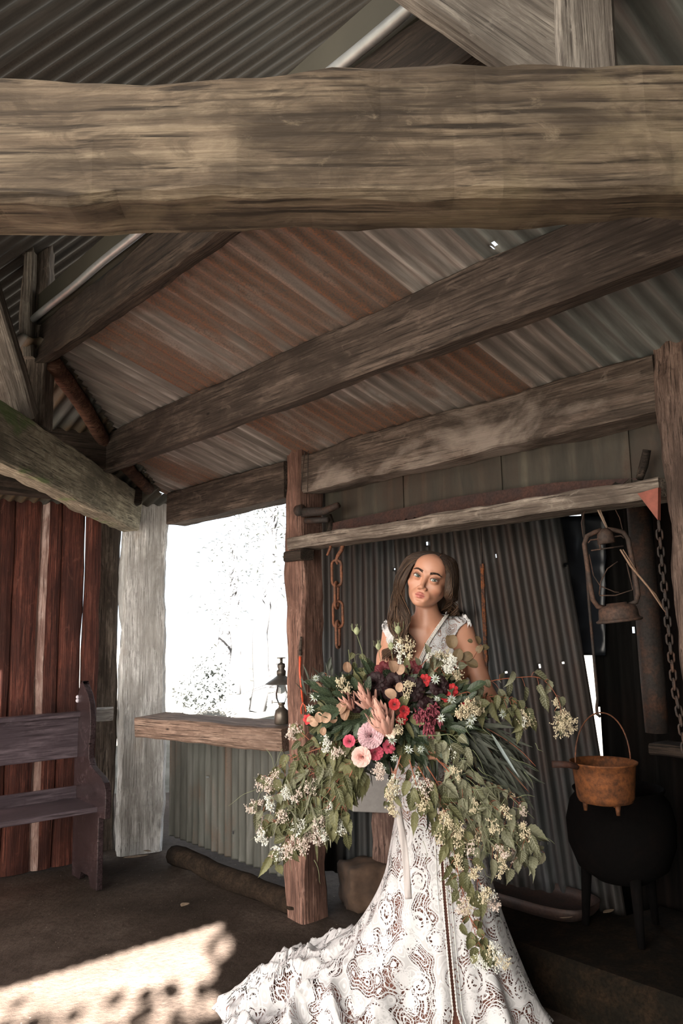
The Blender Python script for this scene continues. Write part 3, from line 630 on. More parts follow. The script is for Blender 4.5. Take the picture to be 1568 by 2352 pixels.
m = MB(); m.tube([lc_+V((-.02, 0, .115)), lc_+V((-.055, 0, .118))], .002, 5); m.tube([lc_+V((-.052, 0, .108)), lc_+V((-.052, 0, .130))], .002, 5); m.build('wick_knob', I_dark, lm, True)
m = MB(); m.tube([dep(612, 1572, lc_.y), dep(585, 1582, lc_.y-.02), dep(556, 1594, lc_.y-.04)], .0015, 5); m.tube([dep(612, 1578, lc_.y), dep(588, 1586, lc_.y-.02), dep(556, 1595, lc_.y-.04)], .0015, 5); m.build('wire_handle', P_white, lm, True)
# ================================================================== PEW
F0 = V((-1.405, 4.75, 0)); pb = V((-.78, -.62, 0)).normalized(); pw = V((-pb.y, pb.x, 0)); pw = pw if pw.y > 0 else -pw
def onp(x, y, P0=F0, n=pb): d = ray(x, y); t = (P0-CP).dot(n)/d.dot(n); return CP+d*t
pew = empty('church_pew', F0+pb*.8, 'dark purple-brown wooden pew with a curved end panel against the slab wall', 'bench')
prof = []
for q in ((197, 1563), (206, 1572), (214, 1592), (219, 1615), (221, 1645), (220, 1690), (217, 1720), (217, 1740), (222, 1757), (232, 1770), (244, 1782), (252, 1797), (256, 1815), (256, 1845), (254, 1880)):
    P = onp(*q); prof.append(((P-F0).dot(pw), P.z))
prof += [(.0, .40), (.0, 0), (.10, 0), (.13, .05), (.25, .05), (.28, 0), (.40, 0), (.41, .40), (.42, .75), (.405, 1.02), (.36, 1.14), (.30, prof[0][1]+.0)]
from mathutils.geometry import tessellate_polygon
def slab(name, prof, P0, ax, ay, th, nrm, mat, parent, bev=.004):
    vs = [P0+ax*a+ay*b for a, b in prof]+[P0+ax*a+ay*b+nrm*th for a, b in prof]; n = len(prof)
    tri = tessellate_polygon([[V((a, b, 0)) for a, b in prof]])
    fs = [tuple(t) for t in tri]+[tuple(n+i for i in reversed(t)) for t in tri]+[(i, (i+1) % n, n+(i+1) % n, n+i) for i in range(n)]
    bm = bmesh.new(); bv = [bm.verts.new(v) for v in vs]
    for f in fs:
        try: bm.faces.new([bv[i] for i in f])
        except ValueError: pass
    bmesh.ops.dissolve_limit(bm, angle_limit=R(2), verts=bm.verts, edges=bm.edges); bmesh.ops.recalc_face_normals(bm, faces=bm.faces)
    bm.verts.index_update(); vv = [v.co[:] for v in bm.verts]; ff = [tuple(v.index for v in f.verts) for f in bm.faces]; bm.free()
    o = mk(name, vv, ff, mat, parent)
    if bev: q = o.modifiers.new('b', 'BEVEL'); q.width = bev; q.segments = 2; q.limit_method = 'ANGLE'
    return o
slab('end_panel', prof, F0, pw, Z, .036, pb, W_bench, pew)
def bench_plank(name, wa, wb, za, zb, mat=W_pewlit, x0=.036, x1=1.75):
    c0_ = F0+pb*x0+pw*((wa+wb)/2)+Z*((za+zb)/2)
    return beam(name, c0_, c0_+pb*(x1-x0), abs(wb-wa), abs(zb-za), mat, parent=pew, wob=.001, ch=.004, seg=30)
PB = F0+pw*.37
zt = lambda x, y: onp(x, y, PB, pw).z
print('pew z', zt(100, 1643), zt(100, 1750), zt(100, 1815), zt(100, 1858), [((onp(*q)-F0).dot(pw), onp(*q).z) for q in ((245, 1865), (197, 1563))])
bench_plank('seat', .02, .37, .425, .455)
bench_plank('backrest_rail', .365, .39, zt(100, 1748), zt(100, 1652))
bench_plank('top_rail', .335, .40, zt(100, 1652), zt(100, 1640))
bench_plank('lower_back_rail', .365, .39, zt(100, 1858), zt(100, 1815))
# stile joining the rails near the end
slab('end_panel', prof, F0+pb*1.72, pw, Z, .036, pb, W_bench, pew)
nb = MB(); q = onp(192, 1600)+pb*.037; nb.ball(q, .012, 10, 8); nb.ball(q+V((0, 0, -.022)), .013, 10, 8)
nb.build('pale_spot', plain('pale_mark', (.42, .40, .45), .7), pew, True)  # two small pale balls on the end panel
# ================================================================== OUTSIDE TREES
M_gum = plain('gum_bark', (.019, .019, .021), .9, 0, .2, 4); M_gl = plain('far_leaves', (.11, .12, .115), .9, 0, .25, 5)
def tree(px, Y, H, rb, seed, label, crown=True, lean=0.0, name='gum_tree'):
    rnd = random.Random(seed); b = dep(px, 1600, Y); b.z = -.05; t = empty(name, b, label, 'tree')
    m = MB(); tr = [b+V((lean*H*(i/12)**1.3+.12*nz((i*.5, seed, 0), 1), 0, H*i/12)) for i in range(13)]
    m.tube(tr, [rb*(1-.7*i/12) for i in range(13)], 8); tips = []
    for k in range(7):
        i = rnd.randint(4, 11); p = tr[i]; d = V((rnd.uniform(-1, 1), rnd.uniform(-.5, .5), rnd.uniform(.5, 1.1))).normalized(); L = rnd.uniform(.6, 1.4)*H/6
        pts = [p+d*(L*j/5)+V((.10*L*nz((j, k, seed), 1), 0, .05*j*L)) for j in range(6)]; m.tube(pts, [rb*.35*(1-j/7) for j in range(6)], 6); tips += pts[3:]
    m.build('trunk', M_gum, t, True)
    if crown:
        m = MB()
        for p in tips+tr[9:]:
            for _ in range(26):
                q = p+V((rnd.gauss(0, .28), rnd.gauss(0, .28), rnd.gauss(0, .2))); d = V((rnd.uniform(-1, 1), rnd.uniform(-1, 1), rnd.uniform(-1, .2))).normalized()*.09; e = d.cross(V((rnd.random(), rnd.random(), 1))).normalized()*.018
                m.add([q-d, q+e, q+d, q-e], [(0, 1, 2, 3)])
        m.build('leaves', M_gl, t)
tree(590, 15, 5.5, .16, 1, 'pale gum tree seen through the window opening, nearest the lamp', True, .10)
tree(540, 19, 4.2, .14, 2, 'pale leaning gum tree in the middle of the window view', True, -.02)
tree(515, 23, 3.2, .3, 3, 'pale thick tree trunk low in the window view', False, .04)
tree(625, 21, 6.0, .14, 4, 'pale thin tree half hidden behind the reddish post', True, .02)
m = MB(); rnd = random.Random(3)
for k in range(1500):
    c = dep(465+rnd.gauss(0, 26), 1600, 13); c.z = .25+abs(rnd.gauss(0, .35)); q = c+V((0, rnd.gauss(0, .4), 0)); d = V((rnd.uniform(-1, 1), rnd.uniform(-1, 1), rnd.uniform(-1, 1))).normalized()*.06; e = d.cross(V((rnd.random(), 1, .3))).normalized()*.025
    m.add([q-d, q+e, q+d, q-e], [(0, 1, 2, 3)])
tag(m.build('shrub', M_gl), 'pale washed-out shrub low in the middle of the window view', 'shrub')

# ================================================================== FALLEN LEAVES
M_dl = plain('dead_leaf', (.22, .16, .11), .8, 0, .3, 40)
def dead_leaf(px, py, L, W_, ang, label, curl=.2, z0=.012):
    c = fl(px, py, z0); a = R(ang); d = V((math.cos(a), math.sin(a), 0)); s = V((-d.y, d.x, 0)); n = 12; vs = []; fs = []
    for i in range(n+1):
        t = i/n; w_ = W_*.5*math.sin(math.pi*t**.9)**.8+.0004
        for x in (-1, -.5, 0, .5, 1): vs.append(c+d*(L*(t-.5))+s*(w_*x)+Z*(.006+curl*L*(abs(t-.5)**2)*.9+abs(x)*w_*.35))
    for i in range(n):
        for k in range(4): fs.append((i*5+k, i*5+k+1, (i+1)*5+k+1, (i+1)*5+k))
    o = mk('fallen_leaf', vs, fs, M_dl, smooth=True); o.modifiers.new('t', 'SOLIDIFY').thickness = .0008; tag(o, label, 'leaf', 'dead leaves on the earth floor')
dead_leaf(1298, 2292, .10, .045, 8, 'largest pale dead leaf on the dark floor at the lower right')
dead_leaf(1282, 2250, .045, .02, 160, 'small curled dead leaf just above the largest one at the lower right')
dead_leaf(1398, 2098, .075, .03, 35, 'dead leaf on the hearth ledge right of the metal tray', z0=.206)
dead_leaf(1300, 2112, .06, .012, 10, 'thin reddish dead leaf at the front rim of the metal tray', z0=.23)
dead_leaf(425, 2082, .06, .045, 60, 'small pale dead leaf alone in the middle of the left floor')
dead_leaf(312, 1972, .16, .045, 22, 'long pale bark-like leaf at the foot of the corner post')
dead_leaf(338, 1958, .06, .03, -20, 'short curled leaf beside the long one at the corner post foot')
dead_leaf(415, 1978, .05, .03, 50, 'small leaf near the dark log under the dado')
dead_leaf(1385, 2330, .07, .02, -30, 'dim narrow leaf at the bottom right edge of the floor')
lb_ = MB(); rnd = random.Random(9)
for k in range(90):
    t = rnd.random(); c = fl(432+t*105, 1988+t*16, .012)+V((rnd.gauss(0, .02), rnd.gauss(0, .015), 0)); a = rnd.uniform(0, 6.28); d = V((math.cos(a), math.sin(a), rnd.uniform(-.2, .4)))*.022; e = V((-math.sin(a), math.cos(a), rnd.uniform(-.3, .3)))*.008
    lb_.add([c-d, c+e, c+d, c-e], [(0, 1, 2, 3)])
tag(lb_.build('gap_light_leaves', plain('gap_light_pale', (.62, .66, .62), .8, 0, .2, 50)), 'pale leaves standing in for the bright gap under the dark log', 'leaf litter', None, 'stuff')  # near-white leaf colour stands in for light under the wall
# ================================================================== SURFACE FROM A SIGNED DISTANCE FIELD (rectilinear surface nets)
def el(P, c, r, Rm=None):
    q = P-np.asarray(c, np.float32)
    if Rm is not None: q = q @ np.asarray(Rm, np.float32)
    r = np.asarray(r, np.float32); k0 = np.sqrt(((q/r)**2).sum(-1))+1e-9; k1 = np.sqrt(((q/r**2)**2).sum(-1))+1e-9
    return k0*(k0-1)/k1
def cap_(P, a, b, ra, rb=None):
    a = np.asarray(a, np.float32); b = np.asarray(b, np.float32); rb = ra if rb is None else rb
    ab = b-a; h = np.clip(((P-a) @ ab)/max(1e-9, ab @ ab), 0, 1)
    return np.sqrt((((P-a)-h[..., None]*ab)**2).sum(-1)) - (ra+(rb-ra)*h)
def smin(a, b, k): h = np.clip(.5+.5*(b-a)/k, 0, 1); return b*(1-h)+a*h-k*h*(1-h)
def smax(a, b, k): return -smin(-a, -b, k)
def surfnet(f, xs, ys, zs, blk=14, margin=1.0):
    xs, ys, zs = [np.asarray(a, np.float32) for a in (xs, ys, zs)]; nx, ny, nz_ = len(xs), len(ys), len(zs)
    IB = [(i, j, k) for i in range(0, nx-1, blk) for j in range(0, ny-1, blk) for k in range(0, nz_-1, blk)]
    cen = []; rad = []
    for i, j, k in IB:
        a = np.array([xs[i], ys[j], zs[k]]); b = np.array([xs[min(i+blk, nx-1)], ys[min(j+blk, ny-1)], zs[min(k+blk, nz_-1)]])
        cen.append((a+b)/2); rad.append(np.linalg.norm(b-a)/2)
    cen = np.array(cen, np.float32); rad = np.array(rad); fv = f(cen)
    keep = [IB[q] for q in np.where(np.abs(fv) < rad*1.35*margin+.012)[0]]
    VK = []; VP = []; FK = []
    for i0, j0, k0 in keep:
        I = np.arange(i0, min(i0+blk+2, nx)); J = np.arange(j0, min(j0+blk+2, ny)); K = np.arange(k0, min(k0+blk+2, nz_))
        if len(I) < 2 or len(J) < 2 or len(K) < 2: continue
        G = np.stack(np.meshgrid(xs[I], ys[J], zs[K], indexing='ij'), -1); D = f(G.reshape(-1, 3)).reshape(G.shape[:3])
        s = D < 0
        c8 = [D[a:D.shape[0]-1+a, b:D.shape[1]-1+b, c:D.shape[2]-1+c] for a in (0, 1) for b in (0, 1) for c in (0, 1)]
        cnt = sum((q < 0).astype(int) for q in c8); act = (cnt > 0) & (cnt < 8)
        if not act.any(): continue
        ai, aj, ak = np.where(act); P = np.zeros((len(ai), 3)); W_ = np.zeros(len(ai))
        cs = [(a, b, c) for a in (0, 1) for b in (0, 1) for c in (0, 1)]
        for m_ in range(8):
            for n_ in range(m_+1, 8):
                d_ = [abs(cs[m_][t]-cs[n_][t]) for t in range(3)]
                if sum(d_) != 1: continue
                A_ = c8[m_][act]; B_ = c8[n_][act]; cr_ = (A_ < 0) != (B_ < 0)
                t = np.where(cr_, A_/(A_-B_+1e-12), 0)
                pa = np.stack([xs[I[ai+cs[m_][0]]], ys[J[aj+cs[m_][1]]], zs[K[ak+cs[m_][2]]]], -1); pb_ = np.stack([xs[I[ai+cs[n_][0]]], ys[J[aj+cs[n_][1]]], zs[K[ak+cs[n_][2]]]], -1)
                P += np.where(cr_[:, None], pa+(pb_-pa)*t[:, None], 0); W_ += cr_
        P /= W_[:, None]
        VK.append(((I[ai].astype(np.int64)*ny+J[aj])*nz_+K[ak])); VP.append(P)
        for ax, (o1, o2) in enumerate((((0, 1, 0), (0, 0, 1)), ((0, 0, 1), (1, 0, 0)), ((1, 0, 0), (0, 1, 0)))):
            e = [0, 0, 0]; e[ax] = 1
            s0 = s[:D.shape[0]-e[0], :D.shape[1]-e[1], :D.shape[2]-e[2]]; s1 = s[e[0]:, e[1]:, e[2]:]
            ci, cj, ck = np.where(s0 != s1); gi, gj, gk = I[ci], J[cj], K[ck]
            o1 = np.array(o1); o2 = np.array(o2)
            ok = (gi < i0+blk) & (gj < j0+blk) & (gk < k0+blk) & (gi-o1[0]-o2[0] >= 0) & (gj-o1[1]-o2[1] >= 0) & (gk-o1[2]-o2[2] >= 0)
            # each edge is owned by the block holding its start; neighbours cells at -1 belong to adjacent blocks
            ci, cj, ck, gi, gj, gk = [q[ok] for q in (ci, cj, ck, gi, gj, gk)]
            def key(d): return ((gi-d[0]).astype(np.int64)*ny+(gj-d[1]))*nz_+(gk-d[2])
            q = np.stack([key((0, 0, 0)), key(o1), key(o1+o2), key(o2)], -1); fl_ = s0[ci, cj, ck]
            q[fl_] = q[fl_][:, ::-1]
            FK.append(q[:, ::-1])
    VK = np.concatenate(VK); VP = np.concatenate(VP); FK = np.concatenate(FK)
    uk, idx = np.unique(VK, return_index=True); VP = VP[idx]
    pos = np.searchsorted(uk, FK); pos = np.clip(pos, 0, len(uk)-1); good = (uk[pos] == FK).all(1); Fq = pos[good]
    Fq = np.unique(Fq, axis=0)
    return VP, Fq
def npmesh(name, P, Fq, mat, parent=None, smooth=True, col=None):
    me = bpy.data.meshes.new(name); me.vertices.add(len(P)); me.vertices.foreach_set('co', np.asarray(P, np.float32).ravel())
    k = Fq.shape[1]; me.loops.add(Fq.size); me.loops.foreach_set('vertex_index', Fq.astype(np.int32).ravel()); me.polygons.add(len(Fq)); me.polygons.foreach_set('loop_start', np.arange(0, Fq.size, k, dtype=np.int32))
    me.update(calc_edges=True); me.validate(); me.materials.append(mat)
    if smooth: me.polygons.foreach_set('use_smooth', [True]*len(me.polygons))
    if col is not None:
        a = me.color_attributes.new('tint', 'FLOAT_COLOR', 'POINT'); a.data.foreach_set('color', np.asarray(np.hstack([col, np.ones((len(col), 1))]), np.float32).ravel())
    o = bpy.data.objects.new(name, me); COL.objects.link(o)
    if parent is not None: o.parent = parent; o.matrix_parent_inverse = Matrix.LocRotScale(parent.location, parent.rotation_euler, parent.scale).inverted()
    return o
def smooth_mesh(P, Fq, it=2, lam=.5):
    n = len(P)
    for _ in range(it):
        S = np.zeros_like(P); C_ = np.zeros(n)
        for a in range(4):
            i = Fq[:, a]; j = Fq[:, (a+1) % 4]
            for d in range(3): S[:, d] += np.bincount(i, P[j, d], n)+np.bincount(j, P[i, d], n)
            C_ += np.bincount(i, minlength=n)+np.bincount(j, minlength=n)
        P = P*(1-lam)+lam*S/np.maximum(C_, 1)[:, None]
    return P
# ================================================================== THE BRIDE
BY = 3.13
HM = Matrix.Rotation(R(19), 3, 'Y') @ Matrix.Rotation(R(-17), 3, 'Z') @ Matrix.Rotation(R(2), 3, 'X')
HS = 1.10
eyeP = dep(977, 1328, 3.035); HO = eyeP - HM @ V((0, -.078*HS, 0))
def hw(x, y, z): return HO + HM @ (V((x, y, z))*HS)
HMn = np.array(HM, np.float32); HOn = np.array(HO, np.float32)
def head_sdf(P):
    q = ((P-HOn) @ HMn)/HS; q[:, 2] = np.where(q[:, 2] < -.008, (q[:, 2]+.008)/.87-.008, q[:, 2]); x = np.abs(q[:, 0]); Q = np.stack([x, q[:, 1], q[:, 2]], -1)
    d = el(q, (0, .014, .030), (.073, .090, .077))
    d = smin(d, el(q, (0, -.020, -.028), (.0625, .060, .078)), .03)
    d = smin(d, el(q, (0, -.036, -.074), (.039, .042, .034)), .025)
    d = smin(d, cap_(Q, (.046, -.005, -.046), (.015, -.058, -.095), .012, .011), .022)
    d = smin(d, el(q, (0, -.068, -.100), (.018, .015, .015)), .018)
    d = smin(d, el(Q, (.040, -.056, -.028), (.021, .018, .018)), .022)           # cheekbones
    d = smin(d, el(q, (0, -.060, .048), (.048, .026, .034)), .03)                # forehead
    d = smin(d, cap_(Q, (.014, -.0815, .020), (.044, -.068, .020), .0045, .004), .014)  # brow
    d = smax(d, -el(Q, (.031, -.097, -.001), (.017, .0145, .0110)), .014)          # sockets
    d = smin(d, cap_(q, (0, -.082, .010), (0, -.097, -.034), .0058, .0076), .016)  # nose
    d = smin(d, el(q, (0, -.0985, -.0390), (.0100, .0090, .0082)), .006)
    d = smin(d, el(Q, (.0118, -.0885, -.0425), (.0066, .0095, .0064)), .006)
    d = smax(d, -el(Q, (.0062, -.0945, -.0482), (.0034, .0048, .0026)), .003)
    d = smin(d, el(q, (0, -.0745, -.070), (.030, .0095, .020)), .016)               # mouth mound
    d = smin(d, cap_(Q, (.0030, -.0868, -.0650), (.0245, -.0760, -.0705), .0054, .0022), .0035)   # upper lip
    d = smin(d, cap_(Q, (.0, -.0862, -.0775), (.0175, -.0790, -.0755), .0074, .0030), .0035)     # lower lip
    d = smax(d, -cap_(Q, (0, -.0920, -.0705), (.0225, -.0790, -.0718), .0016, .0010), .0022)
    d = smax(d, -cap_(q, (0, -.0900, -.052), (0, -.0875, -.058), .0014, .0018), .004)
    d = smax(d, -el(q, (0, -.0865, -.0885), (.012, .0045, .0035)), .008)
    # eyelids round the eyeballs
    e = np.array((.031, -.0745, 0), np.float32); r_ = Q-e; lid = np.sqrt((r_**2).sum(-1))-.0155
    up = r_[:, 2]-(.0054-25*(r_[:, 0])**2+.10*r_[:, 0]); lo_ = -r_[:, 2]-(.0046-20*(r_[:, 0])**2-.06*r_[:, 0])
    opening = np.maximum(np.maximum(up, lo_), np.abs(r_[:, 0])-.0148); opening = np.maximum(opening, r_[:, 1]+.003)
    d = smin(d, lid, .007); d = smax(d, -opening, .0015)
    d = np.where(np.sqrt((r_**2).sum(-1)) < .0131, np.maximum(d, -(np.sqrt((r_**2).sum(-1))-.0131)), d)
    # ears
    ear = el(Q, (.073, .010, -.012), (.006, .016, .029)); d = smin(d, ear, .008)
    return d*HS
def W3(px, py, Y): return np.array(dep(px, py, Y), np.float32)
SHR = W3(905, 1458, 3.155); SHL = W3(1062, 1452, 3.185)
ELR = W3(868, 1612, 3.12); ELL = W3(1120, 1606, 3.10)
WRR = W3(945, 1690, 2.93); WRL = W3(1012, 1680, 2.93)
NB = W3(984, 1432, 3.165); NT = np.array(hw(0, .030, -.070), np.float32)
CX = .345
def n3(x, y, z): return np.array((x, y, z), np.float32)
HANDS = []
for wr, el_, s in ((WRR, ELR, 1), (WRL, ELL, -1)):
    d = (wr-el_); d = d/np.linalg.norm(d); up = np.array((0, 0, 1.)); side = np.cross(d, up); side /= np.linalg.norm(side)
    pal = wr+d*.045; fing = []
    fwd = np.array((s*.55, -.45, 0.)); fwd /= np.linalg.norm(fwd); grip = np.array((s*.3, .6, 0)); 
    for k in range(4):
        o = pal+d*.035+up*(.030-.020*k); L_ = (.030, .033, .031, .025)[k]
        a1 = o+fwd*L_; a2 = a1+(fwd*.3+np.array((s*.8, .25, -.05)))*L_*.75; a3 = a2+(np.array((s*.2, .9, 0)))*L_*.6
        fing.append((o, a1, a2, a3, (.0088, .0092, .0088, .0078)[k]))
    t0 = wr+d*.018+up*.018; t1 = t0+d*.028+up*.022-np.array((0, .012, 0)); t2 = t1+d*.022+np.array((s*.010, -.010, .004))
    HANDS.append((wr, pal, d, fing, (t0, t1, t2)))
def body_sdf(P, hands=True):
    x, y, z = P[:, 0], P[:, 1], P[:, 2]
    d = cap_(P, NT, NB, .043, .047)
    d = smin(d, cap_(P, NB, NB+n3(0, .02, -.06), .048, .070), .04)
    d = smin(d, cap_(P, SHR+n3(.035, .01, .0), SHL+n3(-.035, .01, .0), .038), .03)                # shoulder girdle
    d = smin(d, cap_(P, NB+n3(-.02, .018, -.005), SHR+n3(0, .005, .012), .040, .030), .03); d = smin(d, cap_(P, NB+n3(.02, .018, -.005), SHL+n3(0, .005, .012), .040, .030), .03)
    d = smin(d, el(P, (CX-.003, BY+.04, 1.315), (.142, .088, .150)), .05)                         # ribcage
    d = smin(d, el(P, (CX, BY+.04, 1.16), (.108, .082, .15)), .05)                               # waist
    d = smin(d, el(P, (CX, BY+.05, .95), (.158, .112, .14)), .05)                                # hips
    for s in (-1, 1): d = smin(d, el(P, (CX+s*.062, BY-.025, 1.29), (.062, .050, .070)), .06)
    for s in (-1, 1):
        hip = n3(CX+s*.078, BY+.04, .90); kn = n3(CX+s*.07+.012, BY+.01, .50); an = n3(CX+s*.065+.015, BY+.03, .115)
        d = smin(d, cap_(P, hip, kn, .086, .056), .04); d = smin(d, cap_(P, kn, kn+(an-kn)*.35+n3(0, .02, 0), .053, .052), .03); d = smin(d, cap_(P, kn+(an-kn)*.35+n3(0, .02, 0), an, .050, .034), .02)
        d = smin(d, cap_(P, an+n3(0, .01, -.015), an+n3(0, -.13, -.085), .034, .026), .02)
    for sh, e_, w_ in ((SHR, ELR, WRR), (SHL, ELL, WRL)):
        m_ = sh*.65+e_*.35
        d = smin(d, cap_(P, sh, m_, .046, .043), .035); d = smin(d, cap_(P, m_, e_, .043, .035), .02); d = smin(d, cap_(P, e_, e_*.6+w_*.4, .036, .036), .02); d = smin(d, cap_(P, e_*.6+w_*.4, w_, .036, .025), .02)
    for wr, pal, dr, fing, th in HANDS:
        d = smin(d, cap_(P, wr, pal+dr*.03+n3(0, 0, 0), .024, .022), .015)
        for a in (.022, -.022): d = smin(d, cap_(P, wr+dr*.02+n3(0, 0, a*.5), pal+dr*.034+n3(0, 0, a), .016, .013), .012)
        for o, a1, a2, a3, r_ in fing:
            d = smin(d, cap_(P, o, a1, r_), .004); d = smin(d, cap_(P, a1, a2, r_*.95), .002); d = smin(d, cap_(P, a2, a3, r_*.9, r_*.75), .002)
        d = smin(d, cap_(P, th[0], th[1], .0125, .011), .008); d = smin(d, cap_(P, th[1], th[2], .0105, .009), .003)
    # collar bones and the hollow between them
    for sgn, sh in ((-1, SHR), (1, SHL)):
        d = smin(d, cap_(P, NB+n3(sgn*.018, -.050, -.028), sh+n3(-sgn*.03, -.028, .026), .007, .006), .018)
    return d
def full_sdf(P):
    d = body_sdf(P); near = P[:, 2] > HO.z-.22
    if near.any():
        h = head_sdf(P[near]); d[near] = smin(d[near], h, .014)
    return d
def axis(a, b, f0, f1, fine, coarse):
    out = [a]
    while out[-1] < b: out.append(out[-1]+(fine if f0 <= out[-1] <= f1 else coarse))
    return out
hx0, hy0, hz0 = HO
gx = axis(-.02, .74, hx0-.10, hx0+.10, .0017, .0034); gy = axis(2.78, 3.36, hy0-.115, hy0+.03, .0017, .0036); gz = axis(-.01, 1.80, hz0-.14, hz0+.13, .0017, .0040)
import time as _t; _t0 = _t.time()
BP, BF = surfnet(full_sdf, gx, gy, gz)
BP = smooth_mesh(BP, BF, 1, .35)
q = ((BP-HOn) @ HMn)/HS; q[:, 2] = np.where(q[:, 2] < -.008, (q[:, 2]+.008)/.87-.008, q[:, 2]); ax_h = np.abs(q[:, 0]); face = q[:, 1] < -.05
skin = np.array((.47, .235, .155)); cols = np.tile(skin, (len(BP), 1))
def paint(m_, c, k=1.0):
    m_ = (np.clip(m_, 0, 1)*k)[:, None]; cols[:] = cols*(1-m_)+np.array(c)*m_
lipu = 1-np.clip((cap_(np.stack([ax_h, q[:, 1], q[:, 2]], -1), (.003, -.0868, -.0650), (.0245, -.0760, -.0705), .0056, .0026))/.0012, 0, 1)
lipl = 1-np.clip((cap_(np.stack([ax_h, q[:, 1], q[:, 2]], -1), (.0, -.0862, -.0770), (.0190, -.0790, -.0752), .0076, .0036))/.0012, 0, 1)
paint(np.maximum(lipu, lipl)*face, (.45, .14, .125), .85)
paint((1-np.abs(q[:, 2]+.0713)/.0016)*(ax_h < .0195)*(q[:, 1] < -.08), (.12, .03, .025), .8)
QQ = np.stack([ax_h, q[:, 1], q[:, 2]], -1)
paint(1-np.linalg.norm((QQ-np.array((.033, -.08, .006)))/np.array((.020, .03, .0115)), axis=1)**2, (.24, .10, .065), .5)
paint(1-np.linalg.norm((QQ-np.array((.0465, -.05, -.042)))/np.array((.018, .05, .022)), axis=1)**2, (.44, .17, .11), .4)
ms, nt, b = newmat('skin', .42, spec=.45); at = nt.nodes.new('ShaderNodeAttribute'); at.attribute_name = 'tint'
f = noise_(nt, coords(nt), 55, 5, .6); nt.links.new(mixc(nt, ramp(nt, f, [(.35, (.12,)*3), (.65, (0,)*3)]), at.outputs['Color'], (.34, .15, .10)), b.inputs['Base Color'])
b.inputs['Subsurface Weight'].default_value = .12; b.inputs['Subsurface Radius'].default_value = (.012, .005, .003); b.inputs['Subsurface Scale'].default_value = .6
bump(nt, b, noise_(nt, coords(nt), 900, 3, .6), .08, .0006)
br = empty('person', V((CX, BY, 0)), 'woman with dark wavy hair in a white lace gown, holding a huge bouquet', 'person')
npmesh('body', BP, BF, ms, br, True, cols)
print('body', len(BP), _t.time()-_t0)
# eyes
def m_emis(name, c, rough=.1):
    m, nt, b = newmat(name, rough); b.inputs['Base Color'].default_value = (*c, 1); return m
M_sc = m_emis('eye_white', (.62, .58, .55)); M_ir = m_emis('iris_grey_green', (.10, .125, .10), .08); M_pu = m_emis('pupil', (.008,)*3, .05); M_la = m_emis('lash', (.016, .010, .008), .6); M_bw = m_emis('brow_hair', (.035, .020, .014), .7)
for s in (-1, 1):
    c = hw(s*.031, -.0745, 0); look = (CP-c).normalized(); 
    m = MB(); rr = .0134*HS; prof = [(rr*math.sin(a), rr*math.cos(a)) for a in [math.pi*i/28 for i in range(29)]]
    m.lathe(prof, c, look, 30)
    for fi in range(len(m.f)):
        row = fi//30; m.mi[fi] = 2 if row < 2 else (1 if row < 4 else (2 if row < 5 else 0))
    m.build('eye', None, br, True, mats=[M_sc, M_ir, M_pu])
    m = MB()
    def lidp(t, up=True):
        x = -.0148+.0296*t
        z = (.0054-25*x*x+.10*x)+.0004 if up else -(.0046-20*x*x-.06*x)
        y = -math.sqrt(max(1e-6, .0161**2-x*x-z*z)); return hw(s*(.031+x), -.0745+y*1.0, z)
    pts = [lidp(t/14) for t in range(15)]; m.tube(pts+[hw(s*(.031+.0185), -.0745-.0065, .0040)], [.0005+.0006*math.sin(math.pi*t/15) for t in range(15)]+[.0002], 5)
    for k in range(26):
        p = lidp(k/25); x = -.0135+.027*k/25; e = p+(HM @ V((s*x*.30, -.0045, .0048)))*1.1; m.tube([p, p.lerp(e, .5)+(HM @ V((0, -.0010, -.0006))), e], [.0003, .00022, .0001], 3)
    pts = [lidp(t/14, False) for t in range(3, 15)]; m.tube(pts, .00035, 4)
    m.build('eyelashes', M_la, br, True)
    m = MB(); rnd = random.Random(4+s)
    for k in range(230):
        t = rnd.random(); w_ = (1-t)**.6*.0036+.0008; x = .0125+.037*t; z = .0185+.0075*math.sin(t*2.0)*1.0-(.0045*max(0, t-.6)/.4) + rnd.uniform(-w_, w_)
        y = -.0885+.018*t**1.6+.0004
        p = hw(s*x, y, z); P_ = np.array([p], np.float32)
        for _ in range(4):                       # settle the root on the skin
            dd_ = float(full_sdf(P_)[0]); P_ = P_+np.array(HM @ V((0, 1, 0)), np.float32)*dd_
        p = V(P_[0].tolist()); e = p+(HM @ V((s*.0055, -.0006, .0022*(1-t*1.6)))); m.tube([p, e], [.00055, .0002], 3)
    m.build('eyebrow', M_bw, br, True)
# ------------------------------------------------------------------ hair
mh, nt, b = newmat('dark_brown_hair', .5, spec=.3); at = nt.nodes.new('ShaderNodeAttribute'); at.attribute_name = 'tint'; nt.links.new(at.outputs['Color'], b.inputs['Base Color'])
hv = []; hf_ = []; hc_ = []; rnd = random.Random(21)
def strand(pts, r0_, col0, col1, n=5):
    m = len(pts); base = len(hv); prev = None
    for i, p in enumerate(pts):
        t = (pts[min(i+1, m-1)]-pts[max(i-1, 0)]).normalized(); a = (t.orthogonal() if prev is None else prev-t*prev.dot(t)).normalized(); prev = a; b_ = t.cross(a); k_ = i/(m-1)
        r = r0_*(.55+.45*min(1, k_*6))*(1-.75*max(0, k_-.7)/.3); c = [x*(1-k_)+y*k_ for x, y in zip(col0, col1)]
        for j in range(n): th_ = 2*math.pi*j/n; hv.append(p+a*(r*math.cos(th_))+b_*(r*math.sin(th_))); hc_.append(c)
    for i in range(m-1):
        for j in range(n): hf_.append((base+i*n+j, base+i*n+(j+1) % n, base+(i+1)*n+(j+1) % n, base+(i+1)*n+j))
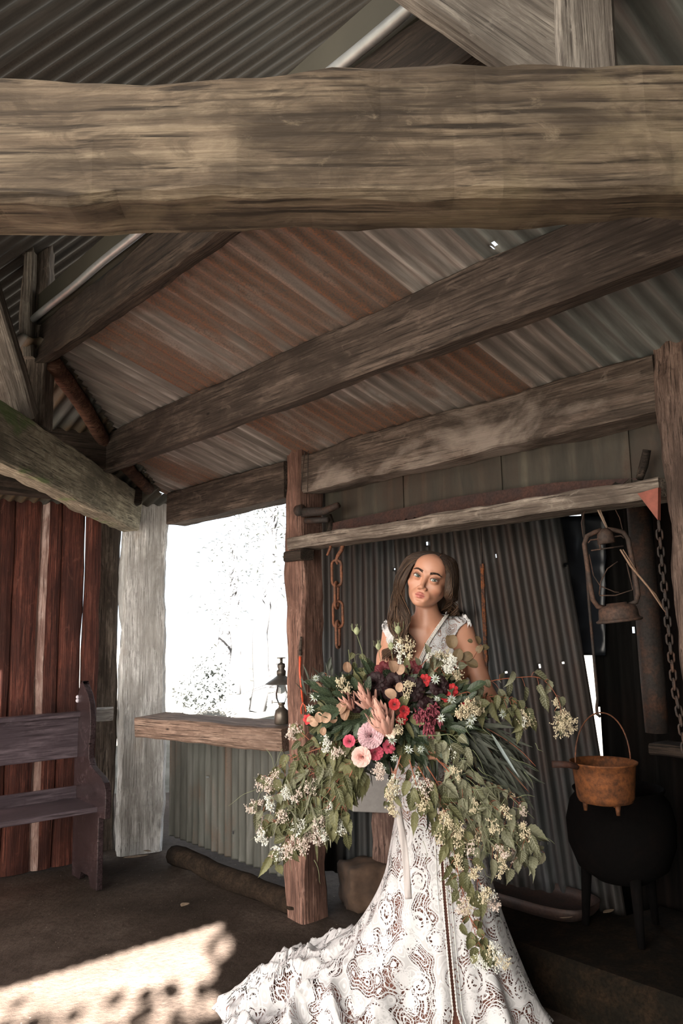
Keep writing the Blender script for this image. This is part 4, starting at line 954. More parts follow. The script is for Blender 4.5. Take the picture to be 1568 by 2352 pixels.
def cat(P, n):     # Catmull-Rom
    P = [P[0]*2-P[1]]+P+[P[-1]*2-P[-2]]; out = []; segs = len(P)-3
    for i in range(n+1):
        t = segs*i/n; k = min(int(t), segs-1); t -= k; a, b_, c, d = P[k:k+4]
        out.append(.5*((2*b_)+(c-a)*t+(2*a-5*b_+4*c-d)*t*t+(3*b_-a-3*c+d)*t**3))
    return out
PART = .018
def hj(p, a): return p+V((rnd.gauss(0, a), rnd.gauss(0, a), rnd.gauss(0, a)))
for k in range(2700):
    left = rnd.random() < .60; s = -1 if left else 1
    y = rnd.uniform(-.070, .10); lay = rnd.random()
    # scalp root on the parting and onward over the skull
    zt_ = .030+.077*math.sqrt(max(0, 1-((y-.014)/.094)**2))
    y = rnd.uniform(-.074, .10); zt_ = .030+.077*math.sqrt(max(.05, 1-((y-.014)/.094)**2)); root = hw(PART+s*.003, y, zt_+.001)
    ph = rnd.uniform(0, 6.3)
    lift = (.018 if left else .014)+(.018 if left else .012)*lay
    def sk_(phi, yy, lf):
        sr = math.sqrt(max(.12, 1-((yy-.014)/.092)**2)); return hw(s*(math.sin(R(phi))*.074*sr+lf)+PART*max(0, 1-phi/70), yy, .030+.078*math.cos(R(phi))*sr+lf*.4)
    mid = sk_(38, max(y*.90, -.066), .003+lift*.35); side = sk_(82, max(y*.72, -.056 if left else -.056), lift*(1.0 if left else .7))
    if left:
        e1 = hw(-.080-lift*1.0, max(-.046, y*.5)+.002, -.030)
        f_ = rnd.random()
        e2 = dep(905+22*f_+8*rnd.gauss(0, .5), 1402, 3.10-.05*f_+.03*y*5); e3 = dep(898+38*f_, 1446, 3.075-.03*lay); e4 = dep(902+42*f_, 1480, 3.055-.02*lay); e5 = dep(890+36*f_, 1496+30*lay*rnd.random(), 3.05)
        P = [root, mid, side, e1, e2, e3, e4, e5]
    else:
        e1 = hw(.082+lift*.6, max(-.040, y*.6)+.012, -.032)
        f_ = rnd.random(); e2 = dep(1026+14*f_, 1385, 3.17+.03*lay); e3 = dep(1016+30*f_, 1415, 3.22+.03*lay); e4 = dep(1005+40*f_, 1480, 3.27); P = [root, mid, side, e1, e2, e3, e4]
    pts = cat(P, 44); out = []
    cl = hash((int(f_*7), left)) % 17
    for i, p in enumerate(pts):
        t = i/44; w_ = max(0, t-.30)*1.5
        p = p+V((math.sin(t*18+cl*.9+ph*.10), .7*math.cos(t*18+cl*.9+ph*.10), .1*math.sin(t*23+ph)))*(.024*w_)
        out.append(p)
    if not left or lay < .9 or True:
        for q_ in range(1):
            c0 = (.022, .013, .009); c1 = (.055, .030, .018) if rnd.random() < .7 else (.19, .11, .065)
            strand([hj(p, .0004)+V((0, 0, 0)) for p in out], .0009+.0006*rnd.random(), c0, c1)
# hairline round the forehead
for k in range(900):
    left = rnd.random() < .55; s = -1 if left else 1; lay = rnd.random(); f_ = rnd.random(); phi = rnd.uniform(0, 70); yy = -.0745+.020*(phi/70)**1.5+.012*rnd.random()
    def sk2(ph_, y_, lf):
        sr = math.sqrt(max(.12, 1-((y_-.014)/.092)**2)); return hw(s*(math.sin(R(ph_))*.074*sr+lf)+PART*max(0, 1-ph_/70), y_, .030+.078*math.cos(R(ph_))*sr+lf*.4)
    P = [sk2(phi, yy, -.001), sk2(min(84, phi+22), yy+.006, .006), sk2(88, -.050, .010+.008*lay), hw(s*(.079+.012*lay), -.034, -.032)]
    if left: P += [dep(905+22*f_, 1402, 3.06), dep(898+38*f_, 1446, 3.06), dep(902+42*f_, 1480, 3.05), dep(890+36*f_, 1500+20*lay, 3.045)]
    else: P += [dep(1028+12*f_, 1385, 3.14), dep(1016+30*f_, 1415, 3.2)]
    pts = cat(P, 44); out = []; cl = int(f_*7)
    for i, p in enumerate(pts):
        t = i/44; w_ = max(0, t-.30)*1.5; out.append(p+V((math.sin(t*18+cl*.9), .7*math.cos(t*18+cl*.9), 0))*(.022*w_))
    strand(out, .0010, (.020, .012, .008), (.055, .030, .018) if rnd.random() < .7 else (.13, .075, .045))
# back of the head
for k in range(420):
    a = rnd.uniform(-1.25, 1.25); P = [hw(PART*.3, .06*rnd.random(), .107), hw(.075*math.sin(a)*.7, .085, .075), hw(.082*math.sin(a), .105, 0), hw(.075*math.sin(a), .10, -.08), HO+V((.05*math.sin(a)+.01, .12, -.20)), HO+V((.06*math.sin(a)+.01, .13, -.30))]
    strand(cat(P, 24), .0022, (.022, .013, .009), (.05, .028, .017))
o = npmesh('hair', np.array([v[:] for v in hv]), np.array(hf_), mh, br, True, np.array(hc_))
# ================================================================== LACE GOWN
def lace(name, per=.085, uv=True, dens=1.0, thread=(.60, .59, .60)):
    m, nt, b = newmat(name, .8, spec=.2); L = nt.links
    if uv: co = coords(nt, (1/per, 1/per, 1), kind='UV')
    else:
        co0 = coords(nt, (1/per, 1/per, 1/per)); sp = nt.nodes.new('ShaderNodeSeparateXYZ'); L.new(co0, sp.inputs[0]); cb = nt.nodes.new('ShaderNodeCombineXYZ'); L.new(sp.outputs[0], cb.inputs[0]); L.new(sp.outputs[2], cb.inputs[1]); co = cb.outputs[0]
    def mt(op, a, b_=None, c=None):
        n = nt.nodes.new('ShaderNodeMath'); n.operation = op
        for i, v in enumerate((a, b_, c)):
            if v is None: continue
            if hasattr(v, 'links'): L.new(v, n.inputs[i])
            else: n.inputs[i].default_value = v
        return n.outputs[0]
    wn = N(nt, 'ShaderNodeTexNoise'); wn.inputs['Scale'].default_value = 1.1; wn.inputs['Detail'].default_value = 2; L.new(co, wn.inputs['Vector'])
    mp = nt.nodes.new('ShaderNodeMix'); mp.data_type = 'VECTOR'; 
    wadd = nt.nodes.new('ShaderNodeVectorMath'); wadd.operation = 'MULTIPLY_ADD'; L.new(wn.outputs['Color'], wadd.inputs[0]); wadd.inputs[1].default_value = (.45, .45, 0); L.new(co, wadd.inputs[2]); P = wadd.outputs[0]
    nt.nodes.remove(mp)
    vo = N(nt, 'ShaderNodeTexVoronoi', voronoi_dimensions='2D'); vo.inputs['Scale'].default_value = 1; vo.inputs['Randomness'].default_value = .8; L.new(P, vo.inputs['Vector'])
    df = nt.nodes.new('ShaderNodeVectorMath'); df.operation = 'SUBTRACT'; L.new(P, df.inputs[0]); L.new(vo.outputs['Position'], df.inputs[1])
    s2 = nt.nodes.new('ShaderNodeSeparateXYZ'); L.new(df.outputs[0], s2.inputs[0]); a = mt('ARCTAN2', s2.outputs[1], s2.outputs[0]); d = vo.outputs['Distance']
    sc = nt.nodes.new('ShaderNodeSeparateColor'); L.new(vo.outputs['Color'], sc.inputs[0]); ty = mt('GREATER_THAN', sc.outputs[0], .45)
    petal = mt('MULTIPLY_ADD', mt('COSINE', mt('MULTIPLY', a, 7)), .055, .37); fl1 = mt('LESS_THAN', d, petal)
    ring = mt('MULTIPLY', mt('LESS_THAN', mt('ABSOLUTE', mt('SUBTRACT', d, .24)), .035), mt('GREATER_THAN', mt('COSINE', mt('MULTIPLY', a, 13)), -.1))
    ring2 = mt('LESS_THAN', mt('ABSOLUTE', mt('SUBTRACT', d, mt('MULTIPLY_ADD', mt('COSINE', mt('MULTIPLY', a, 7)), .045, .31))), .012)
    flower = mt('MULTIPLY', fl1, mt('SUBTRACT', 1, mt('MAXIMUM', ring, ring2)))
    swp = mt('SINE', mt('ADD', a, mt('MULTIPLY', d, 30))); swirl = mt('MULTIPLY', mt('GREATER_THAN', swp, -.35), mt('LESS_THAN', d, .50))
    motif = mt('ADD', mt('MULTIPLY', ty, flower), mt('MULTIPLY', mt('SUBTRACT', 1, ty), swirl))
    v2 = N(nt, 'ShaderNodeTexVoronoi', voronoi_dimensions='2D', feature='DISTANCE_TO_EDGE'); v2.inputs['Scale'].default_value = 9; L.new(P, v2.inputs['Vector'])
    net = mt('LESS_THAN', v2.outputs['Distance'], .085)
    n2 = N(nt, 'ShaderNodeTexNoise', noise_dimensions='2D'); n2.inputs['Scale'].default_value = 1.5; n2.inputs['Detail'].default_value = 0; L.new(co, n2.inputs['Vector'])
    cord = mt('LESS_THAN', mt('ABSOLUTE', mt('SUBTRACT', mt('FRACT', mt('MULTIPLY', n2.outputs['Fac'], 9)), .5)), .17)
    fill = mt('MULTIPLY', mt('GREATER_THAN', n2.outputs['Fac'], 2-dens), 1)
    al = mt('MAXIMUM', mt('MAXIMUM', motif, net), mt('MAXIMUM', cord, fill))
    L.new(al, b.inputs['Alpha'])
    hgt = mt('ADD', mt('MULTIPLY', motif, .6), mt('MULTIPLY', cord, .8))
    fine = noise_(nt, P, 60, 2, .5); hh = mt('ADD', hgt, mt('MULTIPLY', fine, .25)); bump(nt, b, hh, .8, .0025)
    dark = mixc(nt, mt('MULTIPLY', mt('SUBTRACT', 1, mt('MAXIMUM', motif, cord)), 1), thread, [c*.8 for c in thread])
    L.new(dark, b.inputs['Base Color']); return m
M_lace = lace('bridal_lace', .10, dens=1.44); M_laceb = lace('bodice_lace', .05, False, dens=1.5)
M_satin = plain('off_white_beading', (.68, .65, .62), .4, 0, .05)
dress = None
def uvmesh(name, rows, mat, parent, closed=False, uvs=None, skip=None, smooth=True):
    n = len(rows); k = len(rows[0]); vs = [p for r_ in rows for p in r_]; fs = []; 
    for i in range(n-1):
        for j in range(k-1+(1 if closed else 0)):
            if skip and skip(i, j): continue
            fs.append((i*k+j, i*k+(j+1) % k, (i+1)*k+(j+1) % k, (i+1)*k+j))
    o = mk(name, vs, fs, mat, parent, smooth); lay = o.data.uv_layers.new(name='UVMap'); U_ = np.array([u for r_ in uvs for u in r_], np.float32)
    li = np.zeros(len(o.data.loops), np.int32); o.data.loops.foreach_get('vertex_index', li); lay.data.foreach_set('uv', U_[li].ravel()); return o
# skirt ---------------------------------------------------------------
HEM = [(270, .36), (300, .37), (330, .40), (360, .37), (390, .34), (420, .38), (450, .50), (480, .70), (500, .84), (520, .88), (540, .86), (560, .80), (585, .62), (610, .46), (630, .36)]
def hemr(a):
    for (a0, r0_), (a1, r1_) in zip(HEM, HEM[1:]):
        if a0 <= a <= a1: t = (a-a0)/(a1-a0); t = t*t*(3-2*t); return r0_+(r1_-r0_)*t
    return .36
KEY = [(1.14, .112, .096), (1.05, .135, .115), (.95, .160, .135), (.85, .160, .138), (.72, .160, .140), (.58, .190, .158)]
def skirt(name, mat, inset=0.0, nt_=190, na=520, folds=1.0, gap=True, hemk=1.0):
    rows = []; uvs = []
    zt0 = KEY[-1][0]
    for i in range(nt_+1):
        f = i/nt_; row = []; uv = []
        for j in range(na+1):
            a = 270+360*j/na; ar = R(a); rh = hemr(a)*hemk
            if f < .35:
                q = f/.35*(len(KEY)-1); k = min(int(q), len(KEY)-2); q -= k; z = KEY[k][0]*(1-q)+KEY[k+1][0]*q; rx = KEY[k][1]*(1-q)+KEY[k+1][1]*q; ry = KEY[k][2]*(1-q)+KEY[k+1][2]*q; t = 0
                rr = 1/math.sqrt((math.cos(ar)/rx)**2+(math.sin(ar)/ry)**2); cx, cy = CX, BY+.04
            else:
                t = (f-.35)/.65; rx, ry = KEY[-1][1:]; r0_ = 1/math.sqrt((math.cos(ar)/rx)**2+(math.sin(ar)/ry)**2)
                L_ = max(0, rh-.36); p = 1.45-.05*min(1, L_/.5); rr = r0_+(rh-r0_)*t**p
                z = zt0*(1-t)**(1.0+.55*min(1, L_/.4)) if rh > .36 else zt0*(1-t)
                cx, cy = CX+.012*t, BY+.04-.02*t
            rr -= inset
            fa = folds*(.003+.030*t**1.5)*(1 if rh < .5 else 1+.3*(rh-.5))
            fo = fa*(math.sin(ar*11+1.2*math.sin(ar*2)+.8)*.6+math.sin(ar*19+2.0*t)*.3+.8*nz((math.cos(ar)*3, math.sin(ar)*3, t*1.5), 1.3, 3))
            rr2 = rr+fo
            x = cx+rr2*math.cos(ar); y = cy+rr2*math.sin(ar); zz = z
            if t > .35 and rh > .42:      # rumpled train lying on the earth
                w_ = min(1, (t-.35)/.3)*min(1, (rh-.42)/.25)*folds
                nn = nz((x*5.5, y*5.5, 0), 1, 5); n2 = nz((x*13, y*13, 0), 1, 8); n3_ = nz((x*30, y*30, 0), 1, 9)
                zz += w_*(.085*max(0, 1-abs(nn)*2.4)+.022*(1-min(1, abs(n2)*2.0))+.004*n3_)*min(1, (1-t)*7+.10)
                x += w_*.02*n2; y += w_*.02*nn
            if t > .9: zz += .012*math.sin(ar*60+3*math.sin(ar*7))*(t-.9)*10*folds; x += .008*math.cos(ar*47)*(t-.9)*10; 
            zz = max(.006+inset*.2, zz)
            if gap:                        # front slit
                jj = min(j, na-j); gp = 0
                if z < .86: gp = .0035+.004*min(1, (.86-z)/.3)+(.05*max(0, (.17-z)/.17) if z < .17 else 0)
                side_ = 1 if j <= na/2 else -1
                x += side_*gp*math.exp(-(jj/ (na*.035))**2)
            row.append(V((x, y, zz)))
            sa = R(a-270) if j <= na/2 else R(a-630); pv = rows[-1][j] if rows else None; uv.append((sa*(.16+.84*max(0, rr-.16)*.8+.05), (uvs[-1][j][1]+math.hypot(math.hypot(x-pv.x, y-pv.y), zz-pv.z)) if pv is not None else 0))
        rows.append(row); uvs.append(uv)
    return uvmesh(name, rows, mat, br, uvs=uvs), rows
sk, srows = skirt('lace_skirt', M_lace)
M_lin = plain('nude_lining', (.23, .10, .075), .8, 0, .15, 8)
ln_, _ = skirt('skirt_lining', M_lin, inset=.018, nt_=70, na=160, folds=.7, gap=False, hemk=.97)
# beaded edges of the slit
mb_ = MB()
for col in (0, -1):
    pts = [r_[col] for r_ in srows]; acc = 0; last = pts[0]
    for p in pts[1:]:
        if p.z > .9: last = p; continue
        acc += (p-last).length; last = p
        if acc > .0075: mb_.ball(p+V((0, -.002, 0)), .0038, 6, 4); acc = 0
    mb_.tube([p+V((0, -.001, 0)) for p in pts if p.z < .88], .0022, 5)
    o_ = .016 if col == 0 else -.016; mb_.tube([p+V((o_, -.002, 0)) for p in pts if p.z < .88], .0014, 5)
mb_.build('slit_beading', M_satin, br, True)
# ruffled hem of the train
mb_ = MB()
# bodice ---------------------------------------------------------------
def torso_sdf(P, off=.006):
    d = cap_(P, NB, NB+n3(0, .02, -.06), .048, .070)
    d = smin(d, cap_(P, SHR+n3(.035, .01, .0), SHL+n3(-.035, .01, .0), .038), .03)
    d = smin(d, cap_(P, NB+n3(-.02, .018, -.005), SHR+n3(0, .005, .012), .040, .030), .03); d = smin(d, cap_(P, NB+n3(.02, .018, -.005), SHL+n3(0, .005, .012), .040, .030), .03)
    d = smin(d, el(P, (CX-.003, BY+.04, 1.315), (.142, .088, .150)), .05); d = smin(d, el(P, (CX, BY+.04, 1.16), (.108, .082, .15)), .05); d = smin(d, el(P, (CX, BY+.05, .95), (.158, .112, .14)), .05)
    for s in (-1, 1): d = smin(d, el(P, (CX+s*.062, BY-.025, 1.29), (.062, .050, .070)), .06)
    d = smin(d, cap_(P, SHL, SHL*.8+ELL*.2, .046, .045), .035); d = smin(d, cap_(P, SHR, SHR*.8+ELR*.2, .046, .045), .035)
    return d-off
CRn, CUn, CFn, CPn = [np.array(v, np.float64) for v in (cr, cu, cf, CP)]
def proj(P): v = P-CPn; w_ = v @ CFn; return 784+FPX*(v @ CRn)/w_, 1176-FPX*(v @ CUn)/w_
VPOLY = [(1026, 1408), (1003, 1440), (980, 1475), (962, 1515), (950, 1560), (946, 1600), (930, 1560), (921, 1510), (911, 1470), (900, 1432), (905, 1375), (1010, 1375)]
def inpoly(x, y, poly):
    c = np.zeros(len(x), bool); j = len(poly)-1
    for i in range(len(poly)):
        xi, yi = poly[i]; xj, yj = poly[j]; k_ = ((yi > y) != (yj > y)) & (x < (xj-xi)*(y-yi)/(yj-yi+1e-9)+xi); c ^= k_; j = i
    return c
TP, TF = surfnet(torso_sdf, np.arange(.10, .62, .0030), np.arange(2.98, 3.36, .0032), np.arange(1.02, 1.56, .0030))
TP = smooth_mesh(TP, TF, 2, .4)
px_, py_ = proj(TP); front = TP[:, 1] < BY+.055
xr = np.interp(py_, [1400, 1412, 1432, 1450, 1480, 1510, 1550, 1600, 1700], [1083, 1080, 1070, 1052, 1043, 1043, 1050, 1062, 1070]); xl = np.interp(py_, [1415, 1435, 1455, 1480, 1550, 1600, 1700], [868, 874, 880, 888, 889, 880, 878])
sc_ = 3.0*np.abs(np.sin(py_/7.0))
ok = (px_ < xr-sc_) & (px_ > xl+sc_) & ~(inpoly(px_, py_, VPOLY) & front) & (py_ > 1408) & (TP[:, 2] > 1.06)
Fk = TF[ok[TF].all(1)]; used = np.unique(Fk); rm = -np.ones(len(TP), int); rm[used] = np.arange(len(used))
o = npmesh('lace_bodice', TP[used], rm[Fk], M_laceb, br)
sm = o.modifiers.new('t', 'SOLIDIFY'); sm.thickness = .0015; sm.offset = 1
def hit(px, py, off=.008, f=None):
    f = f or torso_sdf; d = np.array(ray(px, py), np.float64); d /= np.linalg.norm(d); t = 2.3
    for _ in range(60):
        s = float(f((CPn+d*t)[None].astype(np.float32), off)[0]); t += s*.8
        if s < .0004 or t > 4: break
    return V((CPn+d*t).tolist())
mb_ = MB()
for poly in (VPOLY[:6], VPOLY[5:10]):
    pts = []
    for (x0, y0), (x1, y1) in zip(poly, poly[1:]):
        n = max(2, int(math.hypot(x1-x0, y1-y0)/3.2)); pts += [hit(x0+(x1-x0)*k/n, y0+(y1-y0)*k/n, .010) for k in range(n)]
    for p in pts: mb_.ball(p, .0030, 6, 4)
    s_ = 1 if poly is not VPOLY[5:10] and poly[0] == VPOLY[0] else -1
    mb_.tube([p+V((.0075*s_, 0, .002)) for p in pts], .0026, 6); mb_.tube([p+V((.0135*s_, 0, .003)) for p in pts], .0018, 6)
mb_.build('neckline_beading', M_satin, br, True)
# scalloped flounce on each shoulder
for pts_, nm in ((((1022, 1412), (1040, 1404), (1058, 1410), (1072, 1424), (1074, 1440)), 1), (((884, 1446), (882, 1436), (890, 1428), (902, 1424)), 2)):
    base = []
    for (x0, y0), (x1, y1) in zip(pts_, pts_[1:]):
        for k in range(14): f = k/14; base.append(hit(x0+(x1-x0)*f, y0+4+(y1-y0)*f, .006))
    rows = []; uvs = []
    for i in range(9):
        f = i/8; rows.append([p+V((.004*math.sin(k*.9)*f, -.010*f-.006*math.cos(k*.9)*f, (.016*math.sin(math.pi*min(1, f*.8)))+.006*math.sin(k*1.3)*f)) + (V((.012, 0, -.006)) if nm == 1 else V((-.010, 0, -.004)))*f*(k/len(base) if nm == 1 else 1-k/len(base)) for k, p in enumerate(base)]); uvs.append([(k*.003, f*.025) for k in range(len(base))])
    uvmesh('shoulder_flounce', rows, M_lace, br, uvs=uvs)
# ================================================================== BOUQUET
BQ = empty('bouquet', dep(945, 1690, 2.86), 'enormous trailing bouquet of roses, protea, vine leaves and cream sprays held by the woman', 'bouquet')
rnd = random.Random(77)
class LB:
    def __init__(s): s.v = []; s.f = []; s.c = []
    def leaf(s, p, d, n_, L, W, kind='vine', curl=.35, fold=.35):
        """a leaf from p along d, upper face towards n_; colour attribute holds (across, along, random)"""
        d = V(d).normalized(); n_ = V(n_); n_ = n_-d*n_.dot(d)
        if n_.length < 1e-4: n_ = d.orthogonal()
        n_.normalize(); side = d.cross(n_); rv = rnd.random(); m = {'vine': 13, 'blade': 10, 'oval': 9}[kind]; b = len(s.v); q = V(p); ang = 0
        tw = rnd.uniform(-.5, .5)
        for i in range(m+1):
            t = i/m
            if kind == 'vine': w_ = W*.5*(math.sin(math.pi*min(1, t**.55))**.85)*(1-.12*t)*(1+.16*(i % 2)); w_ = w_*(1 if t < .62 else 1-.75*(t-.62)/.38)
            elif kind == 'blade': w_ = W*.5*math.sin(math.pi*(t**.8))**.7
            else: w_ = W*.5*math.sin(math.pi*t)**.55
            if i in (0, m): w_ = .0004
            ca = curl*t*t*1.3; dd = (d*math.cos(ca)-n_*math.sin(ca)); nn = (n_*math.cos(ca)+d*math.sin(ca)); sd = side*math.cos(tw*t)+nn*math.sin(tw*t)
            if i: q = q+dd*(L/m)
            for k, x in enumerate((-1, -.5, 0, .5, 1)):
                s.v.append(q+sd*(w_*x)+nn*(abs(x)*w_*fold+.06*w_*math.sin(i*2.1+k*1.7))); s.c.append((abs(x), t, rv))
        for i in range(m):
            for k in range(4): s.f.append((b+i*5+k, b+i*5+k+1, b+(i+1)*5+k+1, b+(i+1)*5+k))
    def build(s, name, mat, parent):
        return npmesh(name, np.array([tuple(v) for v in s.v]), np.array(s.f), mat, parent, True, np.array(s.c))
def leafmat(name, dark, light, vein, rough=.55, nv=8, under=None):
    m, nt, b = newmat(name, rough, spec=.35); L = nt.links; at = nt.nodes.new('ShaderNodeAttribute'); at.attribute_name = 'tint'; sp = nt.nodes.new('ShaderNodeSeparateColor'); L.new(at.outputs['Color'], sp.inputs[0])
    def mt(op, a, b_=None, c=None):
        n = nt.nodes.new('ShaderNodeMath'); n.operation = op
        for i, v in enumerate((a, b_, c)):
            if v is None: continue
            if hasattr(v, 'links'): L.new(v, n.inputs[i])
            else: n.inputs[i].default_value = v
        return n.outputs[0]
    col = ramp(nt, sp.outputs[2], [(.1, dark), (.9, light)])
    fr = mt('ABSOLUTE', mt('SUBTRACT', mt('FRACT', mt('MULTIPLY_ADD', sp.outputs[0], -1.1, mt('MULTIPLY', sp.outputs[1], nv))), .5))
    vn = mt('MAXIMUM', mt('LESS_THAN', sp.outputs[0], .07), mt('MULTIPLY', mt('LESS_THAN', fr, .09), .75)) if nv else mt('MULTIPLY', mt('LESS_THAN', sp.outputs[0], .08), .7)
    col = mixc(nt, vn, col, vein)
    if under:
        ge = nt.nodes.new('ShaderNodeNewGeometry'); col = mixc(nt, ge.outputs['Backfacing'], col, under)
    f = noise_(nt, coords(nt), 60, 4, .6); col = mixc(nt, ramp(nt, f, [(.4, (0,)*3), (.75, (.35,)*3)]), col, [c*.55 for c in dark])
    L.new(col, b.inputs['Base Color']); bump(nt, b, mt('SUBTRACT', fr, mt('MULTIPLY', vn, .3)) if nv else f, .35, .002)
    tr = nt.nodes.new('ShaderNodeBsdfTranslucent'); L.new(col, tr.inputs['Color']); ad = nt.nodes.new('ShaderNodeMixShader'); ad.inputs[0].default_value = .18
    L.new(b.outputs[0], ad.inputs[1]); L.new(tr.outputs[0], ad.inputs[2]); L.new(ad.outputs[0], nt.nodes['Material Output'].inputs[0]); return m
M_vine = leafmat('vine_leaf', (.055, .058, .022), (.17, .165, .075), (.21, .21, .12), under=(.19, .19, .115))
M_vinp = leafmat('pale_vine_leaf', (.10, .10, .055), (.25, .25, .165), (.32, .32, .23), under=(.28, .29, .24))
M_blade = leafmat('willow_leaf', (.040, .048, .036), (.13, .14, .115), (.15, .16, .13), nv=0, rough=.5)
M_gloss = leafmat('dark_glossy_leaf', (.022, .035, .020), (.055, .080, .045), (.10, .13, .08), rough=.4, nv=6)
M_coin = leafmat('dried_coin_leaf', (.20, .105, .06), (.55, .36, .25), (.5, .33, .22), nv=0, rough=.6)
M_coing = leafmat('olive_coin_leaf', (.08, .065, .03), (.20, .14, .08), (.22, .16, .09), nv=0, rough=.6)
M_stemr = plain('red_stem', (.26, .085, .045), .6); M_stemg = plain('green_stem', (.16, .18, .09), .6)
M_cream = plain('cream_floret', (.56, .46, .29), .7, 0, .2, 300, (.70, .62, .46)); M_blush = plain('blush_floret', (.60, .42, .34), .7, 0, .25, 300, (.82, .74, .68)); M_wht = plain('white_floret', (.70, .70, .64), .7, 0, .15, 300)
M_star = plain('star_petal', (.34, .40, .36), .7, 0, .15, 200, (.58, .62, .58))
def petalmat(name, c1, c2):
    m, nt, b = newmat(name, .6, spec=.3); at = nt.nodes.new('ShaderNodeAttribute'); at.attribute_name = 'tint'; sp = nt.nodes.new('ShaderNodeSeparateColor'); nt.links.new(at.outputs['Color'], sp.inputs[0])
    nt.links.new(ramp(nt, sp.outputs[1], [(0, c1), (1, c2)]), b.inputs['Base Color']); b.inputs['Sheen Weight'].default_value = 0 if max(c2) < .05 else .2; return m
P_pink = petalmat('pink_rose_petal', (.62, .24, .20), (.66, .42, .38)); P_lil = petalmat('lilac_peony_petal', (.40, .19, .23), (.55, .36, .39)); P_red = petalmat('red_petal', (.22, .008, .010), (.46, .022, .028))
P_burg = petalmat('burgundy_petal', (.035, .004, .007), (.12, .012, .018)); P_blk = petalmat('black_red_petal', (.006, .003, .004), (.022, .007, .009)); P_crim = petalmat('crimson_petal', (.30, .02, .045), (.50, .07, .12))
P_blu = petalmat('blush_petal', (.62, .40, .28), (.80, .68, .58)); P_prot = petalmat('protea_bract', (.42, .17, .12), (.66, .38, .31)); P_plum = petalmat('plum_petal', (.12, .015, .03), (.26, .045, .07))
def jit(s=1.0): return V((rnd.gauss(0, s), rnd.gauss(0, s), rnd.gauss(0, s)))
def bloom(name, px, py, Y, rad, mat, npet=26, facing=(-.1, -1, .25), openn=.8, label=None, ruff=.0, layers=4):
    """layered cupped petals round a facing axis"""
    c = dep(px, py, Y); ax = V(facing).normalized(); a0 = ax.orthogonal().normalized(); b0_ = ax.cross(a0); vs = []; fs = []; cl = []
    for l in range(layers):
        f = (l+1)/layers; n = max(3, int(npet*f/ (layers*.62)))
        for k in range(n):
            th_ = 2*math.pi*(k+.5*l+rnd.uniform(-.1, .1))/n; rd = a0*math.cos(th_)+b0_*math.sin(th_); tn = ax.cross(rd); R_ = rad*(.25+.75*f); h0 = rad*.55*(1-f); w_ = rad*(.35+.42*f); b = len(vs); m = 6; open_ = (f**1.3)*openn*1.25
            q = c+rd*(R_*.12)-ax*rad*.35; ln = rad*(.75+.35*f)
            for i in range(m+1):
                t = i/m; an = .15+open_*t; q2 = q+(ax*math.cos(an)+rd*math.sin(an))*(ln*t)*(1-.10*t)
                ww = w_*math.sin(math.pi*(.12+.80*t)**.9)**.6
                for j in range(7):
                    x = (j-3)/3; q3 = q2+tn*(ww*x*math.cos(.5*x))-rd*(ww*abs(x)**2*.45*(1-.3*f))+ax*(rad*(.05*math.sin(x*3+k)+ruff*math.sin(x*9+k*3))*t)-ax*(abs(x)**3*.12*rad*t)
                    vs.append(q3+(rd-ax*.4)*(rad*.12*max(0, t-.75)*4*f)); cl.append((abs(x), t*.6+.4*f*rnd.uniform(.9, 1), rnd.random()))
            for i in range(m):
                for j in range(6): fs.append((b+i*7+j, b+i*7+j+1, b+(i+1)*7+j+1, b+(i+1)*7+j))
    o = npmesh(name, np.array([tuple(v) for v in vs]), np.array(fs), mat, BQ, True, np.array(cl))
    if label: o['label'] = label
    return o
def protea(px, py, Y, Lp, ax, spread, n=26, a_only=None):
    c = dep(px, py, Y); ax = V(ax).normalized(); a0 = ax.orthogonal().normalized(); b0_ = ax.cross(a0); lb = LB()
    for l in range(3):
        for k in range(n//3+l*2):
            th_ = 2*math.pi*(k+.4*l)/(n//3+l*2); rd = a0*math.cos(th_)+b0_*math.sin(th_); an = spread*(.35+.33*l)+rnd.uniform(-.06, .06); d = ax*math.cos(an)+rd*math.sin(an)
            lb.leaf(c+rd*.008*l-ax*.01*l, d, ax-rd*.6, Lp*(1-.10*l)*rnd.uniform(.85, 1.05), Lp*.21, 'blade', curl=-.30, fold=.6)
    o = lb.build('protea', P_prot, BQ); o['label'] = 'pink protea with long pointed bracts'
    m = MB()
    for k in range(90): d = (ax+jit(.30)).normalized(); m.tube([c, c+d*Lp*rnd.uniform(.45, .62)], [.0012, .0006], 3)
    m.build('stamens', P_blk, o)
